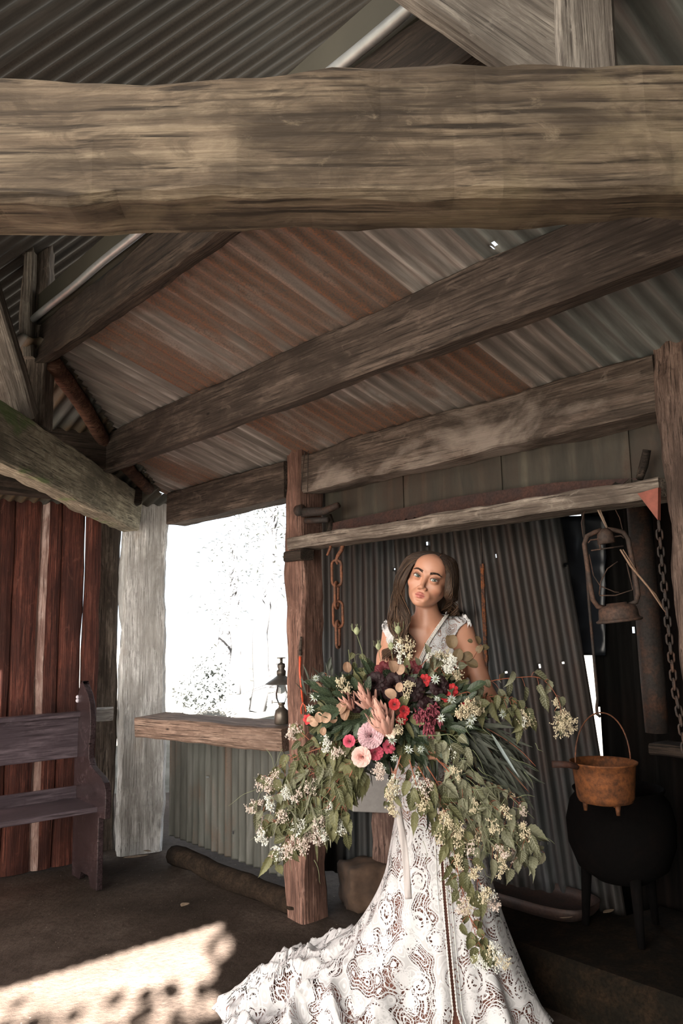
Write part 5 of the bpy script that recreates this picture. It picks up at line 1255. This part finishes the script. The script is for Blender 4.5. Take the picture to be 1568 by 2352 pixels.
def star(px, py, Y, r_, fac=None):
    c = dep(px, py, Y); ax = (V(fac) if fac else V((rnd.gauss(0, .35), -1, rnd.gauss(.1, .35)))).normalized(); a0 = ax.orthogonal().normalized(); b0_ = ax.cross(a0); m = MB(); n = rnd.choice((9, 10, 11)); r_ *= .8
    for k in range(n):
        th_ = 2*math.pi*k/n+rnd.uniform(-.12, .12); rd = a0*math.cos(th_)+b0_*math.sin(th_); tn = ax.cross(rd); L = r_*rnd.uniform(.85, 1.1); P_ = [c+rd*L*.1, c+rd*L*.5+tn*L*.13-ax*.001, c+rd*L*.5+ax*.0015, c+rd*L*.5-tn*L*.13-ax*.001, c+rd*L+ax*rnd.uniform(-.3, .2)*L]
        m.add([v+ax*.0 for v in P_], [(0, 1, 2), (0, 2, 3), (1, 4, 2), (2, 4, 3)])
    o = m.build('star_flower', M_star, BQ, True); m = MB()
    for k in range(14): m.ball(c+ax*.003+(a0*rnd.gauss(0, 1)+b0_*rnd.gauss(0, 1))*r_*.10, .0014, 5, 3)
    for k in range(10): th_ = rnd.uniform(0, 6.28); rd = a0*math.cos(th_)+b0_*math.sin(th_); m.tube([c, c+rd*r_*1.15-ax*.002], [.0006, .0003], 3)
    m.build('flower_centre', M_stemg, o, True)
def panicle(c, d, L, R_, n, mat, par, name='flower_spray', br_=.0021, flat=1.0):
    d = V(d).normalized(); m = MB(); a0 = d.orthogonal().normalized(); b0_ = d.cross(a0); m.tube([c, c+d*L*.5, c+d*L], [.0011, .0009, .0005], 4)
    for k in range(n//7):
        t = rnd.random(); p = c+d*(L*t); th_ = rnd.uniform(0, 6.28); rr = R_*(math.sin(math.pi*(.12+.85*(1-t)))**.7)*rnd.uniform(.4, 1); e = p+(a0*math.cos(th_)*flat+b0_*math.sin(th_))*rr+d*rr*.5; m.tube([p, e], .00045, 3, caps=False)
        for _ in range(7):
            q = e+jit(.0042)+V((0, 0, -.001)); r_ = br_*rnd.uniform(.6, 1.25); m.ball(q, r_, 5, 3, sc=(1, 1, rnd.uniform(1, 1.7)))
    return m.build(name, mat, par, False)
def branch(path, Y0, Y1, leafL, step=.024, kind='vine', mat=None, stem=None, wratio=.50, hang=.78, clusters=(), name='leafy_branch', dens=1, rr=.0022, wig=.0):
    P = [dep(x, y, Y0+(Y1-Y0)*i/(len(path)-1)+rnd.uniform(-.012, .012)) for i, (x, y) in enumerate(path)]; pts = cat(P, 40)
    m = MB(); m.tube(pts, [rr*(1-.6*i/40) for i in range(41)], 6); lb = LB(); acc = 0; sd = 1
    subs = []
    for i in range(1, 41):
        acc += (pts[i]-pts[i-1]).length
        if i < 5: continue
        while acc > step:
            acc -= step
            for _ in range(dens):
                t = (pts[i]-pts[i-1]).normalized(); sd = -sd; out = (t.cross(V((0, -1, 0)))*sd+V((0, rnd.uniform(-.5, .4), 0))+t*.5+jit(.25)).normalized()
                pe = leafL*rnd.uniform(.25, .8); b = pts[i]+out*pe*.8+V((0, 0, -pe*.25)); m.tube([pts[i], pts[i].lerp(b, .6)+V((0, 0, .12*pe)), b], .0009, 4, caps=False)
                d = (out*(1-hang)+V((0, 0, -1))*hang+jit(.30)).normalized(); lb.leaf(b, d, V((rnd.gauss(0, .45), -1, rnd.gauss(.35, .3))), LK*leafL*rnd.uniform(.5, 1.45), LK*leafL*wratio*rnd.uniform(.7, 1.05), kind, curl=rnd.uniform(-.1, 1.1), fold=rnd.uniform(.1, .8))
    lb.leaf(pts[-1], (pts[-1]-pts[-3]).normalized()*.5+V((0, 0, -.6)), (0, -1, .3), leafL*.8, leafL*.45, kind)
    o = m.build(name, stem or M_stemr, BQ, True); lb.build('leaves', mat or M_vine, o)
    for t, L, R_, n, cm in clusters:
        i = int(t*39); d = (pts[min(i+2, 40)]-pts[max(0, i-2)]).normalized()*.6+V((0, 0, -.3))+jit(.2); panicle(pts[i], d, L, R_, n, cm, o)
    return o
YB = 2.80; LK = 1.16
# the core: glossy and dull leaves packed behind the flowers -------------
lb = LB(); lc2 = LB()
for k in range(620):
    a = rnd.uniform(0, 6.28); r_ = math.sqrt(rnd.random()); x = 915+r_*math.cos(a)*185; y = 1640+r_*math.sin(a)*95
    p = dep(x, y, rnd.uniform(2.82, 2.93)-.04*(1-r_)); out = V((math.cos(a)*1.0, -.55, -math.sin(a)*.8))+jit(.45)
    (lb if rnd.random() < .6 else lc2).leaf(p, out, V((rnd.gauss(0, .5), -1, rnd.gauss(.4, .4))), rnd.uniform(.045, .085), rnd.uniform(.022, .038), 'oval' if rnd.random() < .5 else 'vine', curl=rnd.uniform(0, .6))
o = lb.build('core_foliage', M_gloss, BQ); o['kind'] = 'stuff'; o = lc2.build('core_foliage', M_vine, BQ); o['kind'] = 'stuff'
lb = LB()      # big dark leaves at centre left
for x, y, ang, L in ((790, 1600, 150, .10), (775, 1625, 170, .11), (800, 1640, 200, .10), (820, 1590, 100, .08), (850, 1640, 260, .10), (845, 1600, 80, .09), (790, 1660, 195, .09), (815, 1665, 240, .08), (760, 1600, 160, .09), (835, 1620, 285, .09), (740, 1590, 130, .08), (1020, 1640, 10, .08), (1040, 1660, -30, .09), (1045, 1620, 30, .07), (780, 1580, 140, .09)):
    for q in range(3): a = R(ang+rnd.gauss(0, 16)); lb.leaf(dep(x+rnd.gauss(0, 8), y+rnd.gauss(0, 8), 2.76+.02*q), V((math.cos(a), -.35, math.sin(a))), V((0, -1, .5))+jit(.2), L*rnd.uniform(.55, .9), L*.26, 'oval', curl=.2, fold=.25)
lb.build('glossy_leaves', M_gloss, BQ)
lb = LB(); lb.leaf(dep(862, 1632, 2.735), V((.1, -.1, -1)), V((-.1, -1, .3)), .075, .045, 'vine', .1, .1); lb.build('veined_leaf', M_vine, BQ)
# flowers --------------------------------------------------------------
bloom('rose', 831, 1738, 2.735, .038, P_pink, 52, (-.25, -1, .15), .48, 'large pale pink rose', layers=7)
bloom('peony', 851, 1690, 2.745, .044, P_lil, 64, (-.1, -1, .3), .62, 'frilled lilac-pink peony', ruff=.12, layers=7)
bloom('spray_rose', 888, 1663, 2.74, .022, P_blu, 20, (0, -1, .5), .7, 'small blush spray rose'); bloom('spray_rose', 897, 1683, 2.735, .020, P_blu, 18, (.2, -1, .1), .6, 'small cream spray rose below the protea')
bloom('ranunculus', 906, 1618, 2.74, .024, P_red, 34, (-.2, -1, .2), .42, 'bright red ranunculus', layers=6); bloom('ranunculus', 928, 1633, 2.76, .020, P_red, 26, (.2, -1, .3), .5); bloom('ranunculus', 922, 1652, 2.755, .020, P_red, 18, (.2, -1, -.3), .7)
bloom('ranunculus', 803, 1703, 2.745, .026, P_crim, 34, (-.3, -1, .3), .42, 'crimson-pink ranunculus', layers=6); bloom('ranunculus', 862, 1728, 2.75, .028, P_crim, 30, (.2, -1, -.1), .5); bloom('ranunculus', 893, 1715, 2.76, .022, P_crim, 20, (.3, -1, 0), .8)
bloom('ranunculus', 707, 1652, 2.80, .018, P_red, 16, (-.5, -1, .1), .7, 'small red bloom at the left edge')
for x, y, r_ in ((975, 1562, .02), (1035, 1585, .022), (1010, 1590, .018), (1025, 1600, .017), (960, 1572, .018), (1068, 1612, .018)): bloom('red_carnation', x, y, 2.80, r_, P_red, 20, (rnd.gauss(0, .3), -1, .3), .9, ruff=.12)
for x, y, r_ in ((885, 1543, .036), (945, 1540, .034), (920, 1545, .03)): bloom('dark_peony', x, y, 2.83, r_, P_burg, 30, (rnd.gauss(0, .2), -1, .4), .85, 'dark burgundy peony', ruff=.08, layers=5)
for x, y, r_ in ((905, 1575, .046), (860, 1570, .036), (945, 1580, .040), (820, 1612, .032), (1010, 1575, .032), (985, 1625, .036)): bloom('black_dahlia', x, y, 2.79, r_, P_blk, 40, (rnd.gauss(0, .2), -1, .2), .95, 'near-black dahlia', ruff=.05, layers=5)
for x, y in ((975, 1635), (995, 1625), (1000, 1650), (980, 1660), (960, 1640), (985, 1675)):
    c = dep(x, y, 2.75+rnd.uniform(0, .03)); m = MB()
    for k in range(26):
        d = (V((rnd.gauss(0, .7), -.6, rnd.gauss(-.3, .7)))).normalized(); L = rnd.uniform(.014, .032); e = c+d*L; m.tube([c, e+V((0, 0, -.002)), e+V((0, -.002, -.008))], [.0018, .0032, .0022], 5)
    m.build('amaranth', plain('amaranth_plum', (.16, .022, .04), .8, 0, .5, 200, (.34, .07, .10)), BQ, True)
protea(886, 1676, 2.745, .125, (-.28, -.30, .9), .50, 30); protea(848, 1618, 2.775, .095, (-.42, -.35, .85), .55, 24); protea(800, 1618, 2.78, .070, (-.45, -.4, .8), .5, 15)
for q in ((725, 1558), (756, 1560), (1004, 1606), (1037, 1606), (1078, 1662), (938, 1722), (966, 1720), (905, 1742), (722, 1602), (712, 1628), (1012, 1650), (1000, 1560), (900, 1700), (1083, 1650), (880, 1765), (1155, 1640), (755, 1610)): star(q[0], q[1], 2.745 if 800 < q[0] < 1100 else 2.79, .024 if rnd.random() < .6 else .018)
# dried coin leaves
def coins(lst, mat, nm):
    lb = LB()
    for x, y, a, L, Y in lst: a = R(a); lb.leaf(dep(x, y, Y), V((math.cos(a), -.25, math.sin(a))), V((rnd.gauss(0, .3), -1, .35)), L, L*.78, 'oval', rnd.uniform(.3, 1.2), rnd.uniform(.1, .5))
    lb.build(nm, mat, BQ)
coins([(735, 1660, 100, .038, 2.75), (742, 1660, 60, .042, 2.745), (730, 1665, 150, .035, 2.76), (745, 1670, 250, .03, 2.75), (722, 1650, 190, .03, 2.77), (775, 1640, 60, .05, 2.76), (790, 1655, 80, .045, 2.755), (770, 1660, 120, .04, 2.76), (910, 1600, 150, .045, 2.74), (915, 1590, 80, .035, 2.75), (735, 1590, 120, .04, 2.80), (905, 1545, 95, .048, 2.765), (915, 1550, 70, .04, 2.77), (800, 1545, 100, .04, 2.85), (1050, 1650, 60, .03, 2.76)], M_coin, 'dried_coin_leaves')
coins([(1045, 1520, 70, .05, 2.83), (1040, 1490, 100, .055, 2.83), (1060, 1515, 30, .045, 2.83), (1070, 1520, -20, .045, 2.83), (1030, 1530, 160, .04, 2.83), (1095, 1500, 60, .035, 2.84), (1100, 1480, 100, .035, 2.84), (1105, 1490, 20, .03, 2.84), (1085, 1475, 150, .02, 2.84), (1000, 1540, 100, .05, 2.82), (1085, 1510, 200, .03, 2.84)], M_coing, 'olive_coin_leaves')
m = MB(); m.tube([dep(1035, 1545, 2.84), dep(1058, 1515, 2.84), dep(1085, 1515, 2.84), dep(1105, 1480, 2.84)], .0013, 5); m.tube([dep(905, 1600, 2.8), dep(905, 1560, 2.8), dep(908, 1530, 2.8)], .0013, 5); m.build('coin_leaf_stem', M_stemr, BQ, True)
# seed pods on stems ---------------------------------------------------
for x, y, x0, y0, r_ in ((819, 1457, 835, 1530, .012), (914, 1455, 922, 1530, .013), (869, 1492, 872, 1550, .011), (898, 1492, 900, 1545, .012), (838, 1530, 850, 1570, .010), (800, 1492, 800, 1560, .0)):
    m = MB(); p = dep(x, y, 2.86); q = dep(x0, y0, 2.86); m.tube([q, q.lerp(p, .5)+V((.006, 0, 0)), p], .0012, 5)
    if r_:
        o = m.build('seed_pod_stem', M_stemg, BQ, True); m = MB(); m.lathe([(.0005, -.2*r_), (r_*.55, .1*r_), (r_*.95, .8*r_), (r_*.9, 1.4*r_), (r_*.5, 2.0*r_), (.0005, 2.3*r_)], p, Z, 12)
        for k in range(9): a = rnd.uniform(0, 6.28); m.tube([p, p+V((math.cos(a)*r_*1.5, math.sin(a)*r_*1.5, r_*1.3)), p+V((math.cos(a)*r_*1.7, math.sin(a)*r_*1.7, r_*(2.4+rnd.random())))], .0005, 3)
        for k in range(5): a = k*1.256; m.tube([p+V((0, 0, 2.1*r_)), p+V((math.cos(a)*r_*.4, math.sin(a)*r_*.4, 3.0*r_))], .0007, 3)
        m.build('seed_pod', plain('seed_pod_green', (.30, .33, .19), .7, 0, .2, 90), o, True)
    else: m.build('tendril', M_stemg, BQ, True)
# leafy trailing branches ------------------------------------------------
C, Bl, Wt = M_cream, M_blush, M_wht
branch([(860, 1690), (760, 1712), (680, 1738), (640, 1765), (612, 1790)], YB, 2.84, .052, clusters=((.97, .055, .035, 170, Bl), (.9, .05, .03, 130, Bl)), dens=2)
branch([(860, 1700), (770, 1755), (690, 1790), (640, 1832), (590, 1848)], YB, 2.84, .055, mat=M_vinp, clusters=((.95, .06, .022, 190, Bl), (.6, .04, .03, 150, Wt)), dens=2)
branch([(860, 1710), (770, 1790), (700, 1850), (650, 1880), (612, 1895)], 2.78, 2.83, .055, clusters=((.95, .05, .04, 260, Bl), (1, .06, .03, 160, Wt)), dens=2)
branch([(840, 1720), (760, 1810), (700, 1880), (660, 1940), (625, 1972)], 2.78, 2.83, .052, clusters=((.97, .045, .022, 170, Bl), (.8, .04, .03, 140, Wt)), dens=2)
branch([(850, 1720), (790, 1800), (750, 1860), (730, 1900)], 2.77, 2.81, .058, clusters=((.98, .05, .045, 330, Bl), (.8, .05, .035, 160, Bl)), dens=2)
branch([(840, 1715), (800, 1790), (785, 1860), (775, 1905)], 2.76, 2.79, .060, mat=M_vine, clusters=((.9, .04, .02, 100, C),), dens=2)
branch([(820, 1700), (740, 1715), (700, 1690), (680, 1665)], 2.80, 2.84, .045, clusters=((.95, .04, .03, 200, Bl), (.8, .04, .02, 120, Bl)), dens=2)
branch([(830, 1700), (740, 1740), (690, 1770), (670, 1830), (660, 1900)], 2.80, 2.86, .055, mat=M_vine, dens=2)
branch([(1000, 1740), (1060, 1800), (1130, 1850), (1190, 1900), (1212, 1935)], 2.76, 2.80, .060, mat=M_vinp, clusters=((.75, .04, .02, 70, Bl),), rr=.0028, dens=2)
branch([(980, 1760), (1040, 1850), (1100, 1910), (1150, 1960)], 2.75, 2.78, .058, mat=M_vinp, clusters=((.9, .05, .03, 190, C), (.6, .05, .03, 160, C)), dens=2)
branch([(960, 1760), (1000, 1830), (1040, 1890), (1060, 1930)], 2.74, 2.76, .055, clusters=((.95, .06, .03, 240, C), (.5, .06, .03, 200, C), (.75, .05, .03, 200, C)), dens=2)
branch([(1010, 1750), (1090, 1790), (1150, 1812), (1198, 1850)], 2.80, 2.84, .052, mat=M_vinp, clusters=((1, .035, .014, 70, Bl), (.8, .03, .01, 40, C)), dens=2)
branch([(1000, 1800), (1035, 1920), (1055, 2020), (1080, 2110), (1112, 2200)], 2.76, 2.74, .055, clusters=((.62, .05, .03, 160, Bl), (.97, .06, .03, 100, Wt)), dens=2, step=.030)
branch([(1055, 1960), (1090, 2010), (1115, 2050)], 2.76, 2.76, .048, clusters=((1, .06, .04, 210, Bl), (.8, .05, .03, 110, Wt)), dens=1)
branch([(1075, 2100), (1105, 2150), (1130, 2185)], 2.74, 2.73, .042, clusters=((1, .055, .03, 120, Wt), (.8, .05, .03, 80, C)), dens=1)
branch([(1020, 1770), (1110, 1860), (1165, 1920), (1185, 1975)], 2.78, 2.81, .065, mat=M_vinp, clusters=((.85, .04, .03, 130, Bl),), dens=2)
branch([(1170, 1890), (1215, 1925), (1230, 1955)], 2.79, 2.82, .062, mat=M_vinp, dens=2, step=.02)
branch([(940, 1745), (955, 1800), (965, 1850)], 2.73, 2.74, .055, clusters=((.7, .05, .025, 190, C),), dens=2)
branch([(920, 1735), (905, 1790), (895, 1840)], 2.735, 2.75, .035, clusters=((.5, .06, .022, 260, C), (.8, .06, .022, 260, Wt), (1, .05, .02, 160, C)), dens=1)
branch([(1000, 1700), (1030, 1710), (1060, 1745)], 2.735, 2.76, .055, mat=M_vinp, stem=M_stemg, dens=1, clusters=((.6, .03, .02, 60, Wt),))
branch([(960, 1690), (1000, 1690), (1040, 1690), (1075, 1740)], 2.735, 2.76, .050, mat=M_vinp, stem=M_stemg, dens=1)
branch([(1050, 1590), (1120, 1566), (1190, 1556), (1245, 1560), (1283, 1610), (1288, 1665)], 2.86, 2.90, .055, mat=M_vinp, clusters=((.92, .05, .05, 330, C), (.98, .05, .045, 300, C), (.80, .03, .02, 80, C)), dens=1, step=.030)
branch([(1060, 1610), (1130, 1600), (1180, 1610), (1205, 1650)], 2.85, 2.88, .055, mat=M_vine, clusters=((.85, .05, .035, 240, C), (1, .04, .03, 160, C), (.9, .05, .02, 90, Wt)), dens=2)
branch([(1040, 1600), (1075, 1590), (1085, 1610)], 2.80, 2.80, .050, mat=M_vinp, clusters=((1, .04, .035, 300, C),), dens=1)
branch([(980, 1570), (1010, 1530), (1045, 1540)], 2.80, 2.80, .050, mat=M_vinp, clusters=((.6, .04, .03, 220, Wt), (1, .03, .02, 110, C)), dens=2, hang=.4)
branch([(940, 1570), (975, 1520), (1005, 1500)], 2.84, 2.84, .040, mat=M_vinp, clusters=((.6, .05, .03, 230, Wt), (.9, .05, .025, 160, C)), dens=1, hang=.2)
branch([(830, 1600), (820, 1545), (812, 1500)], 2.87, 2.87, .045, mat=M_vine, stem=M_stemg, dens=1, hang=.5)
branch([(800, 1590), (765, 1560), (745, 1545)], 2.84, 2.84, .045, kind='blade', wratio=.3, mat=M_blade, dens=2, hang=.1)
# loose cream sprays among the flowers
for x, y, d, L, R_, n, mt_ in ((800, 1590, (-.5, 0, .8), .05, .022, 210, M_cream), (930, 1600, (.2, -.2, .6), .05, .022, 170, M_cream), (915, 1645, (0, -.2, -1), .05, .02, 160, M_cream), (1075, 1600, (.2, -.2, -1), .055, .03, 250, M_cream), (1060, 1615, (-.1, -.2, -1), .04, .025, 170, M_cream),
    (790, 1730, (-.5, -.2, .1), .04, .02, 130, M_blush), (870, 1750, (0, -.2, -1), .055, .022, 260, M_blush), (750, 1690, (0, -.1, -1), .045, .016, 150, M_wht), (960, 1770, (0, -.2, -1), .05, .025, 180, M_wht), (920, 1520, (0, 0, 1), .06, .02, 110, M_wht), (940, 1510, (.1, 0, 1), .06, .018, 130, M_cream), (925, 1500, (0, 0, 1), .05, .02, 90, M_cream), (1030, 1545, (0, -.2, 1), .05, .03, 220, M_wht), (905, 1780, (0, -.2, -1), .06, .02, 260, M_wht)):
    panicle(dep(x, y, 2.745), d, L, R_, n, mt_, BQ)
# willow blades ---------------------------------------------------------
def blades(name, n, box0, ang, spread, L, Y, mat=M_blade):
    lb = LB(); m = MB()
    for k in range(n):
        x = rnd.uniform(box0[0], box0[2]); y = rnd.uniform(box0[1], box0[3]); a = R(ang+rnd.gauss(0, spread)); p = dep(x, y, rnd.uniform(*Y)); l = L*rnd.uniform(.55, 1.2)
        lb.leaf(p, V((math.cos(a), rnd.gauss(0, .2), math.sin(a))), V((rnd.gauss(0, .6), -1, rnd.gauss(.3, .4))), l, l*rnd.uniform(.06, .10), 'blade', curl=rnd.uniform(-.1, .7), fold=.2)
    o = lb.build(name, mat, BQ); return o
blades('willow_leaves', 95, (1030, 1640, 1110, 1730), -38, 20, .17, (2.84, 2.96)); blades('willow_leaves', 80, (1090, 1690, 1170, 1790), -48, 16, .15, (2.86, 2.98)); blades('willow_leaves', 60, (970, 1720, 1070, 1820), -78, 14, .14, (2.80, 2.88))
blades('willow_leaves', 40, (780, 1740, 850, 1790), -95, 22, .09, (2.80, 2.86)); blades('willow_leaves', 46, (690, 1780, 790, 1880), -88, 12, .13, (2.80, 2.86), M_vine); blades('willow_leaves', 30, (700, 1560, 760, 1620), 120, 30, .07, (2.82, 2.88))
for path in (((1050, 1670), (1110, 1710), (1170, 1770), (1215, 1820)), ((1060, 1650), (1130, 1680), (1190, 1720), (1230, 1760)), ((1040, 1690), (1080, 1760), (1110, 1830))):
    m = MB(); m.tube(cat([dep(x, y, 2.88) for x, y in path], 16), .0012, 4); m.build('willow_stem', M_stemr, BQ, True)
# long silvery blade and ribbon
lb = LB(); lb.leaf(dep(1128, 1685, 2.82), V((.48, 0, -.86)), V((0, -1, .6)), .17, .012, 'blade', -.2); o = lb.build('silver_blade', leafmat('silvery_leaf', (.30, .36, .36), (.34, .40, .40), (.4, .45, .45), nv=0), BQ)
m = MB(); rows = []; uvs = []
rp = cat([dep(903, 1790, 2.74), dep(912, 1850, 2.745), dep(926, 1930, 2.75), dep(934, 2010, 2.75), dep(938, 2065, 2.75)], 40)
for i, p in enumerate(rp):
    tw = .25*math.sin(i*.16); rows.append([p+V((math.cos(tw), math.sin(tw), 0))*(x*.0115)+V((0, .002*math.sin(x*3+i*.3), 0)) for x in (-1, -.5, 0, .5, 1)]); uvs.append([(0, 0)]*5)
o = uvmesh('ribbon', rows, plain('pale_satin', (.42, .38, .37), .4, 0, .04), BQ, uvs=uvs); o.modifiers.new('t', 'SOLIDIFY').thickness = .0006; o['label'] = 'long pale satin ribbon'
# extra loose sprays and tendrils through both trailing sides
SP = [(640, 1770), (655, 1800), (690, 1805), (640, 1860), (675, 1915), (650, 1940), (700, 1880), (740, 1870), (760, 1840), (720, 1790), (735, 1900), (700, 1925), (780, 1880), (610, 1830),
      (1030, 1870), (1060, 1890), (1085, 1930), (1050, 1960), (1120, 1880), (1140, 1940), (1160, 1985), (1100, 1985), (1125, 2040), (1080, 2060), (1010, 1900), (1200, 1890), (985, 1790), (1040, 1760), (1090, 1830), (1150, 1850), (1125, 2160), (1145, 2190), (1095, 2190)]
for x, y in SP:
    m_ = rnd.choice((C, C, Bl, Wt)) if x > 900 else rnd.choice((Bl, Bl, Wt)); panicle(dep(x, y, 2.735 if x > 900 else 2.78), (rnd.gauss(0, .6), -.2, -1), .045, rnd.uniform(.014, .028), rnd.randint(70, 170), m_, BQ, br_=.0019)
m = MB()
for k in range(130):
    l_ = k % 2; x, y = (rnd.gauss(700, 45), rnd.gauss(1830, 60)) if l_ else (rnd.gauss(1090, 60), rnd.gauss(1870, 90)); p = dep(x, y, 2.78 if l_ else 2.75); d = (V((rnd.gauss(-.3 if l_ else .4, .5), -.1, rnd.gauss(-.6, .5)))).normalized(); L = rnd.uniform(.04, .12); ph = rnd.uniform(0, 6)
    m.tube([p+d*(L*i/7)+V((math.sin(i*.8+ph), 0, math.cos(i*.8+ph)))*.004 for i in range(8)], [.0011-.0001*i for i in range(8)], 4)
o = m.build('tendrils', M_stemg, BQ, True); o['kind'] = 'stuff'
blades('willow_leaves', 30, (650, 1780, 770, 1880), -92, 16, .10, (2.77, 2.80), M_vinp); blades('willow_leaves', 40, (1020, 1800, 1150, 1930), -75, 22, .09, (2.74, 2.80), M_vinp)
# handle of wrapped stems in the hands
m = MB(); c = dep(975, 1685, 2.95)
for k in range(26): a = k*.9; r_ = .003*math.sqrt(k)*1.6; m.tube([c+V((math.cos(a)*r_*3.0-.02, math.sin(a)*r_*2-.06, .08)), c+V((math.cos(a)*r_, math.sin(a)*r_, 0)), c+V((math.cos(a)*r_*1.6+.01, math.sin(a)*r_*1.6+.01, -.15))], .003, 6)
m.build('stem_bundle', M_stemg, BQ, True)
PR = len([o for o in bpy.data.objects if o.parent == BQ]); print('bouquet parts', PR)
# ================================================================== BEHIND THE CAMERA: added light-blocking sheets, door hedge
UE = -3.86
def clipG(x, y): return True
sheet('wall_gable_blocker', B(UE, 4.6, 2.40), d2, Z, 5.2, 3.0, Z_dark, kind='structure', label='unseen iron sheet added behind the camera to block high sun and sky', cell=.3)  # unseen, added so its lower edge cuts the sunlight on the floor
sheet('wall_front_blocker', B(UE, .25, 0), d2, Z, .5, 2.45, Z_dark, kind='structure', label='unseen iron sheet added behind the camera to shade the right floor', cell=.3)  # unseen, added to hold front light off the right side
TA = R(-8); TH = V((math.sin(TA), math.cos(TA), 0)); TR = V((TH.y, -TH.x, 0)); TE = .50
SUND = (TH - Z*TE).normalized()
def hedge():
    rnd = random.Random(11); D = 7.0; P0 = V((-.50, 3.35, 0)) - TH*D
    def H(l, z, dd=0): return P0 + TR*l + TH*dd + Z*z
    b = H(.9, 0); root = empty('garden_tree', V((b.x, b.y, -.05)), 'leafy garden tree outside the open front, casting the leaf shadows', 'tree')
    m = MB(); m.tube([H(.9, -.05), H(.92, 1.2), H(1.0, 2.6), H(.95, 4.4)], [.13, .10, .08, .04], 9)
    for a, c in (((.92, 1.2), (.2, 2.8)), ((1.0, 2.4), (.1, 3.9)), ((.92, 1.0), (1.9, 2.2)), ((1, 2.2), (2.0, 3.4)), ((.92, 1.0), (-.9, 2.6))): m.tube([H(*a), H(*c)], [.05, .012], 7)
    m.build('trunk', W_stump, root, True)
    m = MB(); k = 0
    for k in range(15000):
        l = rnd.uniform(-1.3, 3.0); z = rnd.uniform(.5, 5.2); low = 3.36+.10*nz((l*2, 1, 0), 1)+.07*nz((l*7, 5, 0), 1)
        edge = .10*nz((z*1.6, 3, 0), 1)+.07*nz((z*6, 9, 0), 1)
        if l < edge and not (z < low): 
            if rnd.random() > math.exp(-(edge-l)*22): continue
        big = l > edge+.09 or z < low-.4
        c = H(l, z, rnd.gauss(0, .3)); n_ = (jitn(rnd, .6)+SUND).normalized(); a = n_.orthogonal().normalized(); b = n_.cross(a); r_ = rnd.uniform(.07, .10) if big else rnd.uniform(.035, .055)
        m.add([c+(a*math.cos(t)+b*math.sin(t)*.8)*r_ for t in [math.pi*2*i/8 for i in range(8)]], [tuple(range(8))])
    m.build('leaves', plain('tree_leaves', (.06, .10, .03), .6), root)
def jitn(r, s): return V((r.gauss(0, s), r.gauss(0, s), r.gauss(0, s)))
hedge()
# ================================================================== LIGHT
w = bpy.data.worlds.new('sky'); SC.world = w; w.use_nodes = True; nt = w.node_tree
bg = nt.nodes['Background']; bg.inputs['Strength'].default_value = 1.0
tc = nt.nodes.new('ShaderNodeTexCoord')
def glow(dirv, lo_, hi_, col):
    d = V(dirv).normalized(); n = nt.nodes.new('ShaderNodeVectorMath'); n.operation = 'DOT_PRODUCT'
    nt.links.new(tc.outputs['Generated'], n.inputs[0]); n.inputs[1].default_value = d
    return ramp(nt, n.outputs['Value'], [(lo_, (0, 0, 0)), (hi_, col)])
WB = 1.0
base = nt.nodes.new('ShaderNodeRGB'); base.outputs[0].default_value = (1.5*WB, 1.68*WB, 1.85*WB, 1)
g1 = glow((-.25, -.95, .10), .35, 1.0, (10, 8.9, 7.6))
nt.links.new(mixc(nt, 1.0, base.outputs[0], g1, 'ADD'), bg.inputs['Color'])
bpy.context.scene.view_settings.view_transform = 'Standard'; SC.view_settings.look = 'None'
SC.view_settings.gamma = 1; SC.view_settings.use_curve_mapping = False; SC.view_settings.exposure = -0.05
sun = bpy.data.lights.new('sun', 'SUN'); suno = bpy.data.objects.new('sun', sun); COL.objects.link(suno)
sun.energy = 290; sun.angle = R(.53); sun.color = (1, .95, .88)
suno.rotation_euler = SUND.to_track_quat('-Z', 'Y').to_euler(); suno.location = (0, -4, 6)
